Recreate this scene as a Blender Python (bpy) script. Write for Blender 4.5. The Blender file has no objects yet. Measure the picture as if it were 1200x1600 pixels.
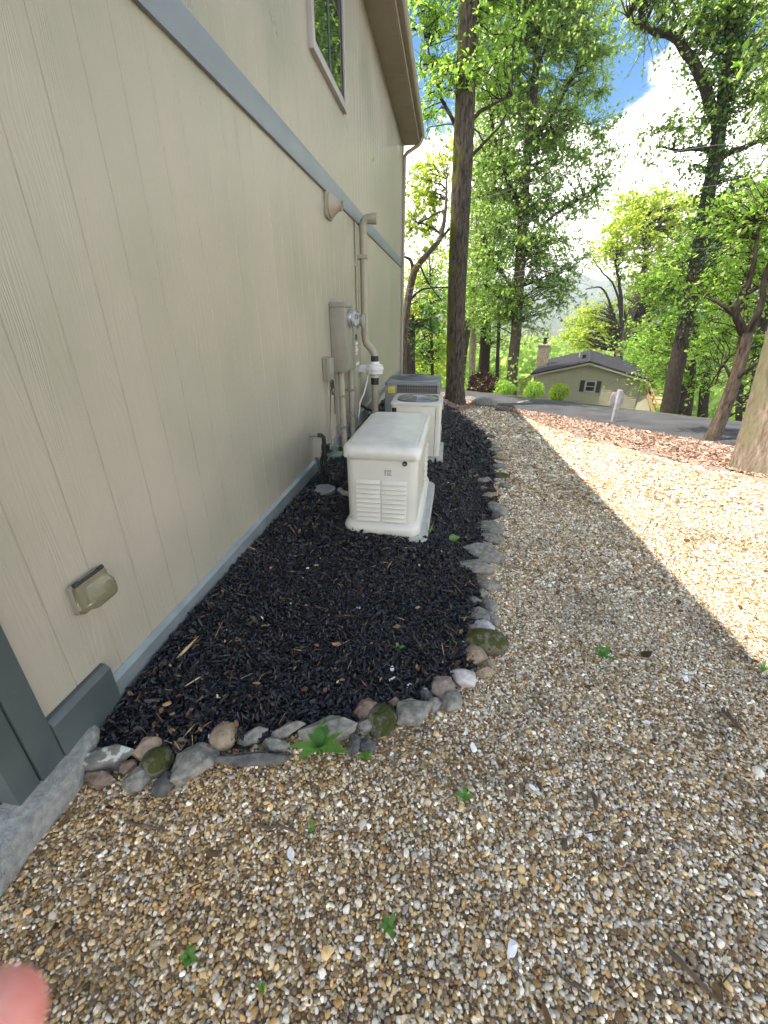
import bpy, bmesh, math, random
import numpy as np
from mathutils import Vector, Matrix

random.seed(7); RNG = np.random.default_rng(11)
scene = bpy.context.scene
COL = scene.collection

# ------------------------------------------------------------------ camera, sky, sun, exposure
CAM = np.array([1.4, 0.0, 1.65]); FPX = 660.0
PITCH = math.radians(24.946); YAW = math.radians(7.977)
cd = bpy.data.cameras.new('camera'); cam = bpy.data.objects.new('camera', cd); COL.objects.link(cam)
cam.location = CAM; cam.rotation_euler = (math.pi/2-PITCH, 0, YAW)
cd.sensor_fit = 'HORIZONTAL'; cd.sensor_width = 36.0; cd.lens = 36.0*FPX/1200.0
cd.clip_start = 0.01; cd.clip_end = 9000.0
cd.dof.use_dof = True; cd.dof.focus_distance = 3.6; cd.dof.aperture_fstop = 10.0
scene.camera = cam

SUN_TO = Vector((-1.0, -0.2, 2.2)).normalized()
SUN_EL = math.asin(SUN_TO.z); SUN_AZ = math.atan2(SUN_TO.x, SUN_TO.y)
SKY_STRENGTH = 0.15
world = bpy.data.worlds.new('World'); scene.world = world; world.use_nodes = True
wn = world.node_tree; wn.nodes.clear()
def N(t, ty, **kw):
    n = t.nodes.new(ty)
    for k, v in kw.items(): setattr(n, k, v)
    return n
def sky_world():
    L = wn.links.new
    out = N(wn, 'ShaderNodeOutputWorld'); bg = N(wn, 'ShaderNodeBackground'); bg.inputs[1].default_value = SKY_STRENGTH
    sky = N(wn, 'ShaderNodeTexSky', sky_type='NISHITA'); sky.sun_disc = False
    sky.sun_elevation = SUN_EL; sky.sun_rotation = SUN_AZ; sky.air_density = 1.0; sky.dust_density = 0.0; sky.ozone_density = 3.0
    hsv = N(wn, 'ShaderNodeHueSaturation'); hsv.inputs['Saturation'].default_value = 1.6; hsv.inputs['Value'].default_value = .55
    tc = N(wn, 'ShaderNodeTexCoord'); sep = N(wn, 'ShaderNodeSeparateXYZ'); L(tc.outputs['Generated'], sep.inputs[0])
    # cumulus: project the direction on a plane overhead so the clouds flatten towards the horizon
    zc = N(wn, 'ShaderNodeMath', operation='MAXIMUM'); L(sep.outputs[2], zc.inputs[0]); zc.inputs[1].default_value = 0.0
    za = N(wn, 'ShaderNodeMath', operation='ADD'); L(zc.outputs[0], za.inputs[0]); za.inputs[1].default_value = 0.30
    dv = N(wn, 'ShaderNodeVectorMath', operation='DIVIDE'); L(tc.outputs['Generated'], dv.inputs[0])
    cmb = N(wn, 'ShaderNodeCombineXYZ')
    for i in range(3): L(za.outputs[0], cmb.inputs[i])
    L(cmb.outputs[0], dv.inputs[1])
    nz = N(wn, 'ShaderNodeTexNoise'); nz.inputs['Scale'].default_value = 1.9; nz.inputs['Detail'].default_value = 9; nz.inputs['Roughness'].default_value = 0.52
    off = N(wn, 'ShaderNodeVectorMath', operation='ADD'); L(dv.outputs[0], off.inputs[0]); off.inputs[1].default_value = CLOUD_OFF
    L(off.outputs[0], nz.inputs['Vector'])
    # more cloud low down, open blue higher up
    mr = N(wn, 'ShaderNodeMapRange'); L(sep.outputs[2], mr.inputs[0])
    mr.inputs[1].default_value = 0.22; mr.inputs[2].default_value = 0.33; mr.inputs[3].default_value = 0.24; mr.inputs[4].default_value = -0.005
    sm = N(wn, 'ShaderNodeMath', operation='ADD'); L(nz.outputs[0], sm.inputs[0]); L(mr.outputs[0], sm.inputs[1])
    cr = N(wn, 'ShaderNodeMapRange', interpolation_type='SMOOTHSTEP'); L(sm.outputs[0], cr.inputs[0])
    cr.inputs[1].default_value = 0.50; cr.inputs[2].default_value = 0.58
    n2 = N(wn, 'ShaderNodeTexNoise'); n2.inputs['Scale'].default_value = 4.5; n2.inputs['Detail'].default_value = 6; L(off.outputs[0], n2.inputs['Vector'])
    cc = N(wn, 'ShaderNodeMix', data_type='RGBA'); L(n2.outputs[0], cc.inputs[0])
    cc.inputs[6].default_value = (9.0, 9.1, 9.3, 1); cc.inputs[7].default_value = (15.0, 14.9, 14.6, 1)
    mx = N(wn, 'ShaderNodeMix', data_type='RGBA'); L(cr.outputs[0], mx.inputs[0]); L(sky.outputs[0], hsv.inputs['Color']); L(hsv.outputs[0], mx.inputs[6]); L(cc.outputs[2], mx.inputs[7])
    L(mx.outputs[2], bg.inputs[0]); L(bg.outputs[0], out.inputs[0])
CLOUD_OFF = (0.0, 0.0, 0.0)
sky_world()
sd = bpy.data.lights.new('sun', 'SUN'); sd.energy = 4.0; sd.angle = math.radians(0.53); sd.color = (1.0, 0.935, 0.895)
sun = bpy.data.objects.new('sun', sd); COL.objects.link(sun); sun.location = (-20, -5, 45)
sun.rotation_euler = SUN_TO.to_track_quat('Z', 'Y').to_euler()
vs = scene.view_settings
scene.display_settings.display_device = 'sRGB'; vs.view_transform = 'Standard'; vs.look = 'None'; vs.gamma = 1.0; vs.exposure = 1.36
vs.use_white_balance = True; vs.white_balance_temperature = 7150; vs.white_balance_tint = 8
scene.cycles.use_denoising = True
try: scene.cycles.denoiser = 'OPENIMAGEDENOISE'
except Exception: pass
scene.cycles.use_adaptive_sampling = True; scene.cycles.adaptive_threshold = .02
scene.cycles.max_bounces = 5; scene.cycles.diffuse_bounces = 3; scene.cycles.glossy_bounces = 2; scene.cycles.transmission_bounces = 4; scene.cycles.transparent_max_bounces = 8; scene.cycles.volume_bounces = 0
scene.cycles.sample_clamp_indirect = 6.0

# ------------------------------------------------------------------ geometry of the place
CR = np.array([math.cos(YAW), math.sin(YAW), 0.0])
_f = np.array([-math.sin(YAW), math.cos(YAW), 0.0]); _u = np.array([0, 0, 1.0])
CW = _f*math.cos(PITCH)-_u*math.sin(PITCH); CU = _u*math.cos(PITCH)+_f*math.sin(PITCH)
def ray(x, y): return CR*(x-600)/FPX+CU*(800-y)/FPX+CW
def at(x, y, Y):
    d = ray(x, y); return CAM+d*(Y-CAM[1])/d[1]
def depth(P): return float((np.asarray(P)-CAM)@CW)
def ppm(P): return FPX/depth(P)
def sstep(a, b, x):
    t = np.clip((np.asarray(x, float)-a)/(b-a), 0, 1); return t*t*(3-2*t)
def road_s(x, y): return 0.776*x+0.63*y
def tz(x, y):
    """height of the ground"""
    x = np.asarray(x, float); y = np.asarray(y, float)
    zp = -0.075*np.clip(y-1.2, 0, 70)
    s = road_s(x, y)
    zp = zp-0.155*np.clip(s-14.6, 0, 55)-0.03*np.clip(s-70, 0, 900)*0.6
    zw = 0.085*sstep(0.5, 1.6, y)-0.025*np.clip(y-1.8, 0, 14)
    w = np.clip((1.9-x)/1.9, 0, 1)*(1-sstep(13.6, 19, y))
    z = zp*(1-w)+zw*w
    z = z+(0.010*np.sin(2.1*x+0.7*y)*np.sin(1.7*y-0.6*x)+0.006*np.sin(5.3*x+1)*np.sin(4.7*y))*sstep(0.0, 0.6, x)
    return z
def hit(px, py, up=0.0):
    """where the line of sight through a photo pixel meets the ground"""
    d = ray(px, py); t0 = 0.3; t = 0.3
    while t < 200:
        P = CAM+d*t
        if P[2] < tz(P[0], P[1])+up: break
        t0 = t; t += 0.03+0.01*t
    for _ in range(25):
        m = (t0+t)/2; P = CAM+d*m
        if P[2] < tz(P[0], P[1])+up: t = m
        else: t0 = m
    return CAM+d*t

def vnoise(p, seed=0):
    p = np.asarray(p, float); i = np.floor(p).astype(np.int64); f = p-i; f = f*f*(3-2*f)
    def h(a, b, c):
        n = (a*374761393+b*668265263+c*2147483647+seed*1274126177) & 0xffffffff
        n = ((n ^ (n >> 13))*1274126177) & 0xffffffff
        return ((n ^ (n >> 16)) & 0xffff)/65535.0*2-1
    r = 0
    for a in (0, 1):
        for b in (0, 1):
            for c in (0, 1):
                w = (f[..., 0] if a else 1-f[..., 0])*(f[..., 1] if b else 1-f[..., 1])*(f[..., 2] if c else 1-f[..., 2])
                r = r+w*h(i[..., 0]+a, i[..., 1]+b, i[..., 2]+c)
    return r
def fbm(p, o=4, seed=0):
    r = 0; a = 1.0; p = np.asarray(p, float)
    for k in range(o): r = r+a*vnoise(p*(2**k), seed+k); a *= .5
    return r

# ------------------------------------------------------------------ object helpers
def tag(o, label=None, cat=None, group=None, kind=None):
    if label: o['label'] = label
    if cat: o['category'] = cat
    if group: o['group'] = group
    if kind: o['kind'] = kind
    return o
def link(o, parent=None):
    COL.objects.link(o)
    if parent is not None: o.parent = parent
    return o
def thing(name, label, cat, loc=(0, 0, 0), rz=0, group=None):
    o = bpy.data.objects.new(name, None); o.empty_display_size = .1; o.location = loc; o.rotation_euler = (0, 0, rz)
    link(o); return tag(o, label, cat, group)

class MB:
    def __init__(s): s.v = []; s.f = []; s.n = 0
    def add(s, verts, faces):
        b = s.n; s.v.extend([tuple(map(float, q)) for q in verts]); s.f.extend([tuple(i+b for i in fc) for fc in faces]); s.n += len(verts); return s
    def box(s, x0, x1, y0, y1, z0, z1):
        v = [(x0,y0,z0),(x1,y0,z0),(x1,y1,z0),(x0,y1,z0),(x0,y0,z1),(x1,y0,z1),(x1,y1,z1),(x0,y1,z1)]
        return s.add(v, [(3,2,1,0),(4,5,6,7),(0,1,5,4),(1,2,6,5),(2,3,7,6),(3,0,4,7)])
    def beam(s, a, b, w, h):
        a = Vector(a); b = Vector(b); d = (b-a).normalized(); up = Vector((0,0,1)) if abs(d.z) < .95 else Vector((0,1,0))
        r = d.cross(up).normalized()*w/2; u = r.cross(d).normalized()*h/2
        v = [a-r-u, a+r-u, a+r+u, a-r+u, b-r-u, b+r-u, b+r+u, b-r+u]
        return s.add(v, [(3,2,1,0),(4,5,6,7),(0,1,5,4),(1,2,6,5),(2,3,7,6),(3,0,4,7)])
    def loft(s, rings, cap0=True, cap1=True):
        n = len(rings[0]); v = [q for r in rings for q in r]; f = []
        for k in range(len(rings)-1):
            for i in range(n):
                j = (i+1) % n; f.append((k*n+i, k*n+j, (k+1)*n+j, (k+1)*n+i))
        if cap0: f.append(tuple(range(n-1, -1, -1)))
        if cap1: f.append(tuple(range((len(rings)-1)*n, len(rings)*n)))
        return s.add(v, f)
    def tube(s, path, rad, n=10, cap=True, disp=None):
        P = np.asarray(path, float); m = len(P); rad = np.full(m, rad) if np.isscalar(rad) else np.asarray(rad, float)
        T = np.gradient(P, axis=0); T /= np.linalg.norm(T, axis=1)[:, None]+1e-12
        ref = np.array([0, 0, 1.0]) if abs(T[0][2]) < .9 else np.array([1.0, 0, 0])
        a = np.cross(T[0], ref); a /= np.linalg.norm(a); rings = []
        th = np.linspace(0, 2*np.pi, n, endpoint=False); L = 0
        for k in range(m):
            a = a-T[k]*(a@T[k]); a /= np.linalg.norm(a)+1e-12; b = np.cross(T[k], a)
            if k: L += np.linalg.norm(P[k]-P[k-1])
            rr = rad[k]*(1+(disp(th, L) if disp else 0))
            rr = np.broadcast_to(rr, th.shape)
            rings.append(P[k]+np.outer(np.cos(th)*rr, a)+np.outer(np.sin(th)*rr, b))
        return s.loft(rings, cap, cap)
    def lathe(s, prof, n=24, o=(0,0,0), axis='z'):
        rings = []
        for r, h in prof:
            ring = []
            for i in range(n):
                t = 2*math.pi*i/n; a, b = r*math.cos(t), r*math.sin(t)
                if axis == 'z': q = (a, b, h)
                elif axis == 'x': q = (h, a, b)
                else: q = (b, h, a)
                ring.append((q[0]+o[0], q[1]+o[1], q[2]+o[2]))
            rings.append(ring)
        return s.loft(rings)
    def prism(s, poly, lo, hi, axis='y'):
        """closed polygon (two coordinates) extruded along an axis"""
        def mk(q, t): return (q[0], t, q[1]) if axis == 'y' else ((t, q[0], q[1]) if axis == 'x' else (q[0], q[1], t))
        return s.loft([[mk(q, lo) for q in poly], [mk(q, hi) for q in poly]])
    def mesh(s, name):
        me = bpy.data.meshes.new(name); me.from_pydata(s.v, [], s.f)
        bm = bmesh.new(); bm.from_mesh(me); bmesh.ops.recalc_face_normals(bm, faces=bm.faces); bm.to_mesh(me); bm.free(); return me
    def build(s, name, mat, parent=None, smooth=False, bevel=0, angle=40):
        me = s.mesh(name); me.materials.append(mat)
        o = bpy.data.objects.new(name, me); link(o, parent); finish(o, smooth, bevel, angle); return o
def finish(o, smooth=False, bevel=0, angle=40):
    me = o.data
    if bevel:
        bm = bmesh.new(); bm.from_mesh(me)
        es = [e for e in bm.edges if len(e.link_faces) == 2 and e.calc_face_angle(0) > math.radians(35)]
        bmesh.ops.bevel(bm, geom=es, offset=bevel, segments=2, affect='EDGES', profile=.6, clamp_overlap=True)
        bm.to_mesh(me); bm.free(); smooth = True
    if smooth:
        me.polygons.foreach_set('use_smooth', [True]*len(me.polygons))
        me.set_sharp_from_angle(angle=math.radians(angle))
def npmesh(name, V, F, mat, parent=None, smooth=False):
    """V (n,3), F (m,k) arrays, fast"""
    me = bpy.data.meshes.new(name); V = np.asarray(V, np.float32); F = np.asarray(F, np.int32); k = F.shape[1]
    me.vertices.add(len(V)); me.vertices.foreach_set('co', V.ravel())
    me.loops.add(F.size); me.loops.foreach_set('vertex_index', F.ravel())
    me.polygons.add(len(F)); me.polygons.foreach_set('loop_start', np.arange(0, F.size, k, dtype=np.int32))
    me.update(calc_edges=True)
    if smooth: me.polygons.foreach_set('use_smooth', np.ones(len(F), bool))
    me.materials.append(mat); o = bpy.data.objects.new(name, me); link(o, parent); return o
def rr(cx, cy, hx, hy, r, z, n=6):
    pts = []
    for k, (sx, sy) in enumerate(((1,1),(-1,1),(-1,-1),(1,-1))):
        for i in range(n+1):
            t = math.pi/2*(k+i/n); pts.append((cx+sx*(hx-r)+r*math.cos(t), cy+sy*(hy-r)+r*math.sin(t), z))
    return pts

# ------------------------------------------------------------------ materials
def mat(name, c1, c2=None, rough=.6, scale=8.0, metal=0.0, bump=0.0, bscale=60.0, spec=.5, stretch=(1,1,1), detail=5, rvar=0.0, coords='Object', lo=.35, hi=.65):
    m = bpy.data.materials.new(name); m.use_nodes = True; t = m.node_tree; L = t.links.new; b = t.nodes['Principled BSDF']
    b.inputs['Base Color'].default_value = (*c1, 1); b.inputs['Roughness'].default_value = rough; b.inputs['Metallic'].default_value = metal
    b.inputs['Specular IOR Level'].default_value = spec
    tc = N(t, 'ShaderNodeTexCoord'); mp = N(t, 'ShaderNodeMapping'); mp.inputs['Scale'].default_value = stretch; L(tc.outputs[coords], mp.inputs[0])
    if c2 is not None:
        nz = N(t, 'ShaderNodeTexNoise'); nz.inputs['Scale'].default_value = scale; nz.inputs['Detail'].default_value = detail; L(mp.outputs[0], nz.inputs['Vector'])
        mr = N(t, 'ShaderNodeMapRange'); L(nz.outputs[0], mr.inputs[0]); mr.inputs[1].default_value = lo; mr.inputs[2].default_value = hi
        mx = N(t, 'ShaderNodeMix', data_type='RGBA'); L(mr.outputs[0], mx.inputs[0]); mx.inputs[6].default_value = (*c1, 1); mx.inputs[7].default_value = (*c2, 1)
        L(mx.outputs[2], b.inputs['Base Color'])
        if rvar:
            ma = N(t, 'ShaderNodeMath', operation='MULTIPLY_ADD'); L(nz.outputs[0], ma.inputs[0]); ma.inputs[1].default_value = rvar; ma.inputs[2].default_value = rough-rvar/2; L(ma.outputs[0], b.inputs['Roughness'])
    if bump:
        n2 = N(t, 'ShaderNodeTexNoise'); n2.inputs['Scale'].default_value = bscale; n2.inputs['Detail'].default_value = 6; L(mp.outputs[0], n2.inputs['Vector'])
        bp = N(t, 'ShaderNodeBump'); bp.inputs['Strength'].default_value = bump; bp.inputs['Distance'].default_value = .01; L(n2.outputs[0], bp.inputs['Height']); L(bp.outputs[0], b.inputs['Normal'])
    return m
def siding_mat():
    m = bpy.data.materials.new('tan_siding_paint'); m.use_nodes = True; t = m.node_tree; L = t.links.new; b = t.nodes['Principled BSDF']
    tc = N(t, 'ShaderNodeTexCoord'); oi = N(t, 'ShaderNodeObjectInfo'); mp = N(t, 'ShaderNodeMapping'); mp.inputs['Scale'].default_value = (3, 9, .85); L(tc.outputs['Object'], mp.inputs[0])
    w = N(t, 'ShaderNodeMath', operation='MULTIPLY'); L(oi.outputs['Random'], w.inputs[0]); w.inputs[1].default_value = 60
    nz = N(t, 'ShaderNodeTexNoise', noise_dimensions='4D'); nz.inputs['Scale'].default_value = 1.0; nz.inputs['Detail'].default_value = 1.5; nz.inputs['Distortion'].default_value = .4
    L(mp.outputs[0], nz.inputs['Vector']); L(w.outputs[0], nz.inputs['W'])
    k = N(t, 'ShaderNodeMath', operation='MULTIPLY'); L(nz.outputs[0], k.inputs[0]); k.inputs[1].default_value = 120
    sn = N(t, 'ShaderNodeMath', operation='SINE'); L(k.outputs[0], sn.inputs[0])
    m2 = N(t, 'ShaderNodeMapping'); m2.inputs['Scale'].default_value = (20, 150, 2.2); L(tc.outputs['Object'], m2.inputs[0])
    n2 = N(t, 'ShaderNodeTexNoise', noise_dimensions='4D'); n2.inputs['Scale'].default_value = 1; n2.inputs['Detail'].default_value = 4; L(m2.outputs[0], n2.inputs['Vector']); L(w.outputs[0], n2.inputs['W'])
    # the embossed grain comes and goes
    m3 = N(t, 'ShaderNodeMapping'); m3.inputs['Scale'].default_value = (1, 5, 1.3); L(tc.outputs['Object'], m3.inputs[0])
    n3 = N(t, 'ShaderNodeTexNoise', noise_dimensions='4D'); n3.inputs['Scale'].default_value = 1.2; n3.inputs['Detail'].default_value = 3; L(m3.outputs[0], n3.inputs['Vector']); L(w.outputs[0], n3.inputs['W'])
    mr = N(t, 'ShaderNodeMapRange'); L(n3.outputs[0], mr.inputs[0]); mr.inputs[1].default_value = .34; mr.inputs[2].default_value = .60; mr.inputs[3].default_value = .22; mr.inputs[4].default_value = 1.0
    g = N(t, 'ShaderNodeMath', operation='MULTIPLY'); L(sn.outputs[0], g.inputs[0]); g.inputs[1].default_value = .22
    g2 = N(t, 'ShaderNodeMath', operation='MULTIPLY_ADD'); L(n2.outputs[0], g2.inputs[0]); g2.inputs[1].default_value = 1.0; L(g.outputs[0], g2.inputs[2])
    g3 = N(t, 'ShaderNodeMath', operation='MULTIPLY'); L(g2.outputs[0], g3.inputs[0]); L(mr.outputs[0], g3.inputs[1])
    bp = N(t, 'ShaderNodeBump'); bp.inputs['Strength'].default_value = .5; bp.inputs['Distance'].default_value = .0045; L(g3.outputs[0], bp.inputs['Height']); L(bp.outputs[0], b.inputs['Normal'])
    gp_ = N(t, 'ShaderNodeNewGeometry'); n4 = N(t, 'ShaderNodeTexNoise'); n4.inputs['Scale'].default_value = .9; n4.inputs['Detail'].default_value = 7; n4.inputs['Roughness'].default_value = .6; L(gp_.outputs['Position'], n4.inputs['Vector'])
    rg = N(t, 'ShaderNodeMapRange'); L(n4.outputs[0], rg.inputs[0]); rg.inputs[1].default_value = .3; rg.inputs[2].default_value = .7; rg.inputs[3].default_value = .26; rg.inputs[4].default_value = .46; L(rg.outputs[0], b.inputs['Roughness'])
    kf = N(t, 'ShaderNodeMapRange'); L(n4.outputs[0], kf.inputs[0]); kf.inputs[1].default_value = .32; kf.inputs[2].default_value = .68
    mx = N(t, 'ShaderNodeMix', data_type='RGBA'); L(kf.outputs[0], mx.inputs[0]); mx.inputs[6].default_value = (.325, .312, .245, 1); mx.inputs[7].default_value = (.41, .372, .302, 1)
    L(mx.outputs[2], b.inputs['Base Color']); b.inputs['Specular IOR Level'].default_value = .55
    return m
def attr_mat(name, rough=.6, spec=.4, vary=.25, bscale=90, bump=.15):
    """colour comes with each scattered piece"""
    m = bpy.data.materials.new(name); m.use_nodes = True; t = m.node_tree; L = t.links.new; b = t.nodes['Principled BSDF']
    a = N(t, 'ShaderNodeAttribute', attribute_type='INSTANCER', attribute_name='col')
    tc = N(t, 'ShaderNodeTexCoord'); nz = N(t, 'ShaderNodeTexNoise'); nz.inputs['Scale'].default_value = bscale; nz.inputs['Detail'].default_value = 3; L(tc.outputs['Object'], nz.inputs['Vector'])
    mr = N(t, 'ShaderNodeMapRange'); L(nz.outputs[0], mr.inputs[0]); mr.inputs[1].default_value = .3; mr.inputs[2].default_value = .7; mr.inputs[3].default_value = 1-vary; mr.inputs[4].default_value = 1+vary
    mu = N(t, 'ShaderNodeVectorMath', operation='MULTIPLY'); L(a.outputs['Color'], mu.inputs[0]); L(mr.outputs[0], mu.inputs[1]); L(mu.outputs[0], b.inputs['Base Color'])
    b.inputs['Roughness'].default_value = rough; b.inputs['Specular IOR Level'].default_value = spec
    return m
def leaf_mat(name, c1, c2, trans=.55, rough=.4):
    m = bpy.data.materials.new(name); m.use_nodes = True; t = m.node_tree; L = t.links.new; b = t.nodes['Principled BSDF']; out = t.nodes['Material Output']
    ge = N(t, 'ShaderNodeNewGeometry'); mx = N(t, 'ShaderNodeMix', data_type='RGBA'); L(ge.outputs['Random Per Island'], mx.inputs[0])
    mx.inputs[6].default_value = (*c1, 1); mx.inputs[7].default_value = (*c2, 1); L(mx.outputs[2], b.inputs['Base Color'])
    b.inputs['Roughness'].default_value = rough; b.inputs['Specular IOR Level'].default_value = .35
    tr = N(t, 'ShaderNodeBsdfTranslucent'); hs = N(t, 'ShaderNodeHueSaturation'); hs.inputs['Saturation'].default_value = 1.0; hs.inputs['Value'].default_value = 3.2; L(mx.outputs[2], hs.inputs['Color']); L(hs.outputs[0], tr.inputs[0])
    ms = N(t, 'ShaderNodeMixShader'); ms.inputs[0].default_value = trans; L(b.outputs[0], ms.inputs[1]); L(tr.outputs[0], ms.inputs[2]); L(ms.outputs[0], out.inputs[0])
    return m
def bark_mat(name, c1, c2, moss=None, k=1.0):
    m = bpy.data.materials.new(name); m.use_nodes = True; t = m.node_tree; L = t.links.new; b = t.nodes['Principled BSDF']
    tc = N(t, 'ShaderNodeTexCoord'); mp = N(t, 'ShaderNodeMapping'); mp.inputs['Scale'].default_value = (9*k, 9*k, 2.2*k); L(tc.outputs['Object'], mp.inputs[0])
    nz = N(t, 'ShaderNodeTexNoise'); nz.inputs['Scale'].default_value = 2.2; nz.inputs['Detail'].default_value = 8; nz.inputs['Roughness'].default_value = .65; L(mp.outputs[0], nz.inputs['Vector'])
    mr = N(t, 'ShaderNodeMapRange'); L(nz.outputs[0], mr.inputs[0]); mr.inputs[1].default_value = .36; mr.inputs[2].default_value = .66
    mx = N(t, 'ShaderNodeMix', data_type='RGBA'); L(mr.outputs[0], mx.inputs[0]); mx.inputs[6].default_value = (*c1, 1); mx.inputs[7].default_value = (*c2, 1); last = mx.outputs[2]
    if moss:
        ge = N(t, 'ShaderNodeNewGeometry'); sp = N(t, 'ShaderNodeSeparateXYZ'); L(ge.outputs['Normal'], sp.inputs[0])
        n5 = N(t, 'ShaderNodeTexNoise'); n5.inputs['Scale'].default_value = 1.3; n5.inputs['Detail'].default_value = 7; L(tc.outputs['Object'], n5.inputs['Vector'])
        q = N(t, 'ShaderNodeMath', operation='MULTIPLY_ADD'); L(sp.outputs[0], q.inputs[0]); q.inputs[1].default_value = -.22; L(n5.outputs[0], q.inputs[2])
        m4 = N(t, 'ShaderNodeMapRange'); L(q.outputs[0], m4.inputs[0]); m4.inputs[1].default_value = .60; m4.inputs[2].default_value = .74; m4.inputs[4].default_value = .85
        m5 = N(t, 'ShaderNodeMix', data_type='RGBA'); L(m4.outputs[0], m5.inputs[0]); L(last, m5.inputs[6]); m5.inputs[7].default_value = (*moss, 1); last = m5.outputs[2]
    L(last, b.inputs['Base Color']); b.inputs['Roughness'].default_value = .9; b.inputs['Specular IOR Level'].default_value = .2
    bp = N(t, 'ShaderNodeBump'); bp.inputs['Strength'].default_value = .8; bp.inputs['Distance'].default_value = .02; L(nz.outputs[0], bp.inputs['Height']); L(bp.outputs[0], b.inputs['Normal'])
    return m
M = {}
M['siding'] = siding_mat()
M['tan'] = mat('tan_paint', (.38,.355,.275), (.43,.40,.315), .5, 3)
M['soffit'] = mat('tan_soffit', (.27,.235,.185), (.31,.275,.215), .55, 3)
M['trim'] = mat('grey_green_trim', (.062,.080,.082), (.085,.105,.106), .38, 5, bump=.05, bscale=40)
M['band'] = mat('grey_trim_sky_sheen', (.17,.205,.235), (.195,.23,.26), .42, 3)  # the trim paint again, made paler and bluer to hold grazing sky reflection
M['flash'] = mat('grey_metal_flashing', (.20,.235,.25), (.26,.30,.315), .35, 7, metal=.3)
M['concrete'] = mat('weathered_concrete', (.20,.205,.195), (.36,.365,.345), .9, 45, bump=1.0, bscale=130, detail=9, lo=.3, hi=.7)
M['shingle'] = mat('asphalt_shingle', (.018,.019,.023), (.055,.056,.064), .95, 6, bump=.5, bscale=120, spec=.1)
M['metalgrey'] = mat('grey_enclosure', (.23,.225,.19), (.27,.262,.222), .5, 6)
M['tanpipe'] = mat('painted_pipe', (.30,.275,.215), (.34,.31,.245), .5, 8)
M['dark'] = mat('black_iron', (.012,.012,.014), (.03,.03,.032), .55, 30)
M['rubber'] = mat('black_rubber', (.015,.015,.015), None, .5)
M['white'] = mat('white_plastic', (.62,.63,.63), (.68,.69,.69), .35, 6)
M['cream'] = mat('cream_enclosure', (.57,.565,.515), (.62,.615,.565), .38, 4, bump=.03, bscale=300)
M['lid'] = mat('cream_lid', (.56,.555,.51), (.66,.66,.62), .33, 7, bump=.05, bscale=250, rvar=.2)
M['pad'] = mat('grey_pad', (.34,.35,.325), (.42,.43,.40), .85, 10, bump=.3, bscale=120)
M['acgrey'] = mat('blue_grey_metal', (.17,.187,.197), (.20,.217,.228), .4, 5)
M['actop'] = mat('dark_blue_grille', (.09,.11,.13), (.12,.14,.16), .45, 9)
M['coil'] = mat('condenser_coil', (.075,.065,.066), (.13,.11,.11), .6, 40, stretch=(9,9,1))
M['black'] = mat('dark_void', (.008,.008,.009), None, .8)
M['yellow'] = mat('yellow_sticker', (.72,.62,.04), (.55,.47,.04), .5, 40)
M['sticker'] = mat('white_sticker', (.65,.65,.6), None, .5)
M['ink'] = mat('printed_ink', (.03,.03,.03), None, .6)
M['green'] = mat('green_regulator', (.09,.17,.13), (.16,.22,.18), .6, 30)
M['frame'] = mat('window_casing', (.36,.345,.35), (.42,.40,.40), .4, 6)
M['sash'] = mat('dark_sash', (.03,.028,.032), None, .4)
M['room'] = mat('dark_room', (.02,.03,.028), None, .9)
M['steel'] = mat('galvanised', (.35,.36,.36), (.5,.5,.5), .35, 20, metal=.8)
M['asphalt'] = mat('asphalt', (.042,.043,.047), (.075,.076,.083), .95, 1.6, bump=.5, bscale=200)
M['soil'] = mat('forest_floor', (.055,.045,.026), (.085,.10,.035), .95, .9, bump=.8, bscale=20)
M['gravelbase'] = mat('gravel_fill', (.12,.083,.045), (.36,.28,.18), .9, 55, bump=1.0, bscale=60, detail=8)
M['mulchbase'] = mat('mulch_fill', (.006,.006,.008), (.02,.019,.022), .85, 60, bump=1.0, bscale=70)
M['leafbase'] = mat('bark_litter_fill', (.12,.07,.045), (.26,.17,.115), .95, 30, bump=1.0, bscale=60)
M['pebble'] = attr_mat('river_pebble', .6, .25, .22, 60)
M['chip'] = attr_mat('rubber_mulch_chip', .48, .5, .3, 120)
M['litter'] = attr_mat('bark_flake', .85, .2, .25, 80)
def glass_mat(name, tint, rough, ior, trans):
    m = mat(name, tint, None, rough); b = m.node_tree.nodes['Principled BSDF']; b.inputs['Transmission Weight'].default_value = trans; b.inputs['IOR'].default_value = ior; return m
M['glass'] = glass_mat('window_glass', (.02,.03,.03), .02, 1.6, 0.0)
M['dome'] = glass_mat('meter_glass', (.85,.88,.9), .05, 1.25, .85)
M['bubble'] = glass_mat('smoky_cover', (.70,.66,.47), .08, 1.3, .85)
M['skin'] = mat('skin', (.66,.21,.19), (.80,.36,.30), .5, 120, bump=.15, bscale=900)
M['skin'].node_tree.nodes['Principled BSDF'].inputs['Subsurface Weight'].default_value = .25
M['skin'].node_tree.nodes['Principled BSDF'].inputs['Subsurface Radius'].default_value = (.01,.004,.003)
M['wood'] = mat('deck_timber', (.36,.25,.11), (.46,.33,.16), .8, 6, stretch=(1,1,6))
M['signpaint'] = mat('weathered_white_paint', (.30,.29,.31), (.42,.41,.42), .7, 9)
M['wire'] = mat('cable', (.16,.16,.17), None, .5)
M['stonechim'] = mat('stone_chimney', (.30,.24,.18), (.46,.40,.31), .9, 3, bump=.5, bscale=12)
M['nsiding'] = mat('green_tan_lap_siding', (.34,.315,.225), (.38,.35,.255), .6, 2)
M['nfascia'] = mat('tan_fascia', (.42,.39,.30), None, .6)
M['shutter'] = mat('dark_shutter', (.018,.02,.022), None, .6)
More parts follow.
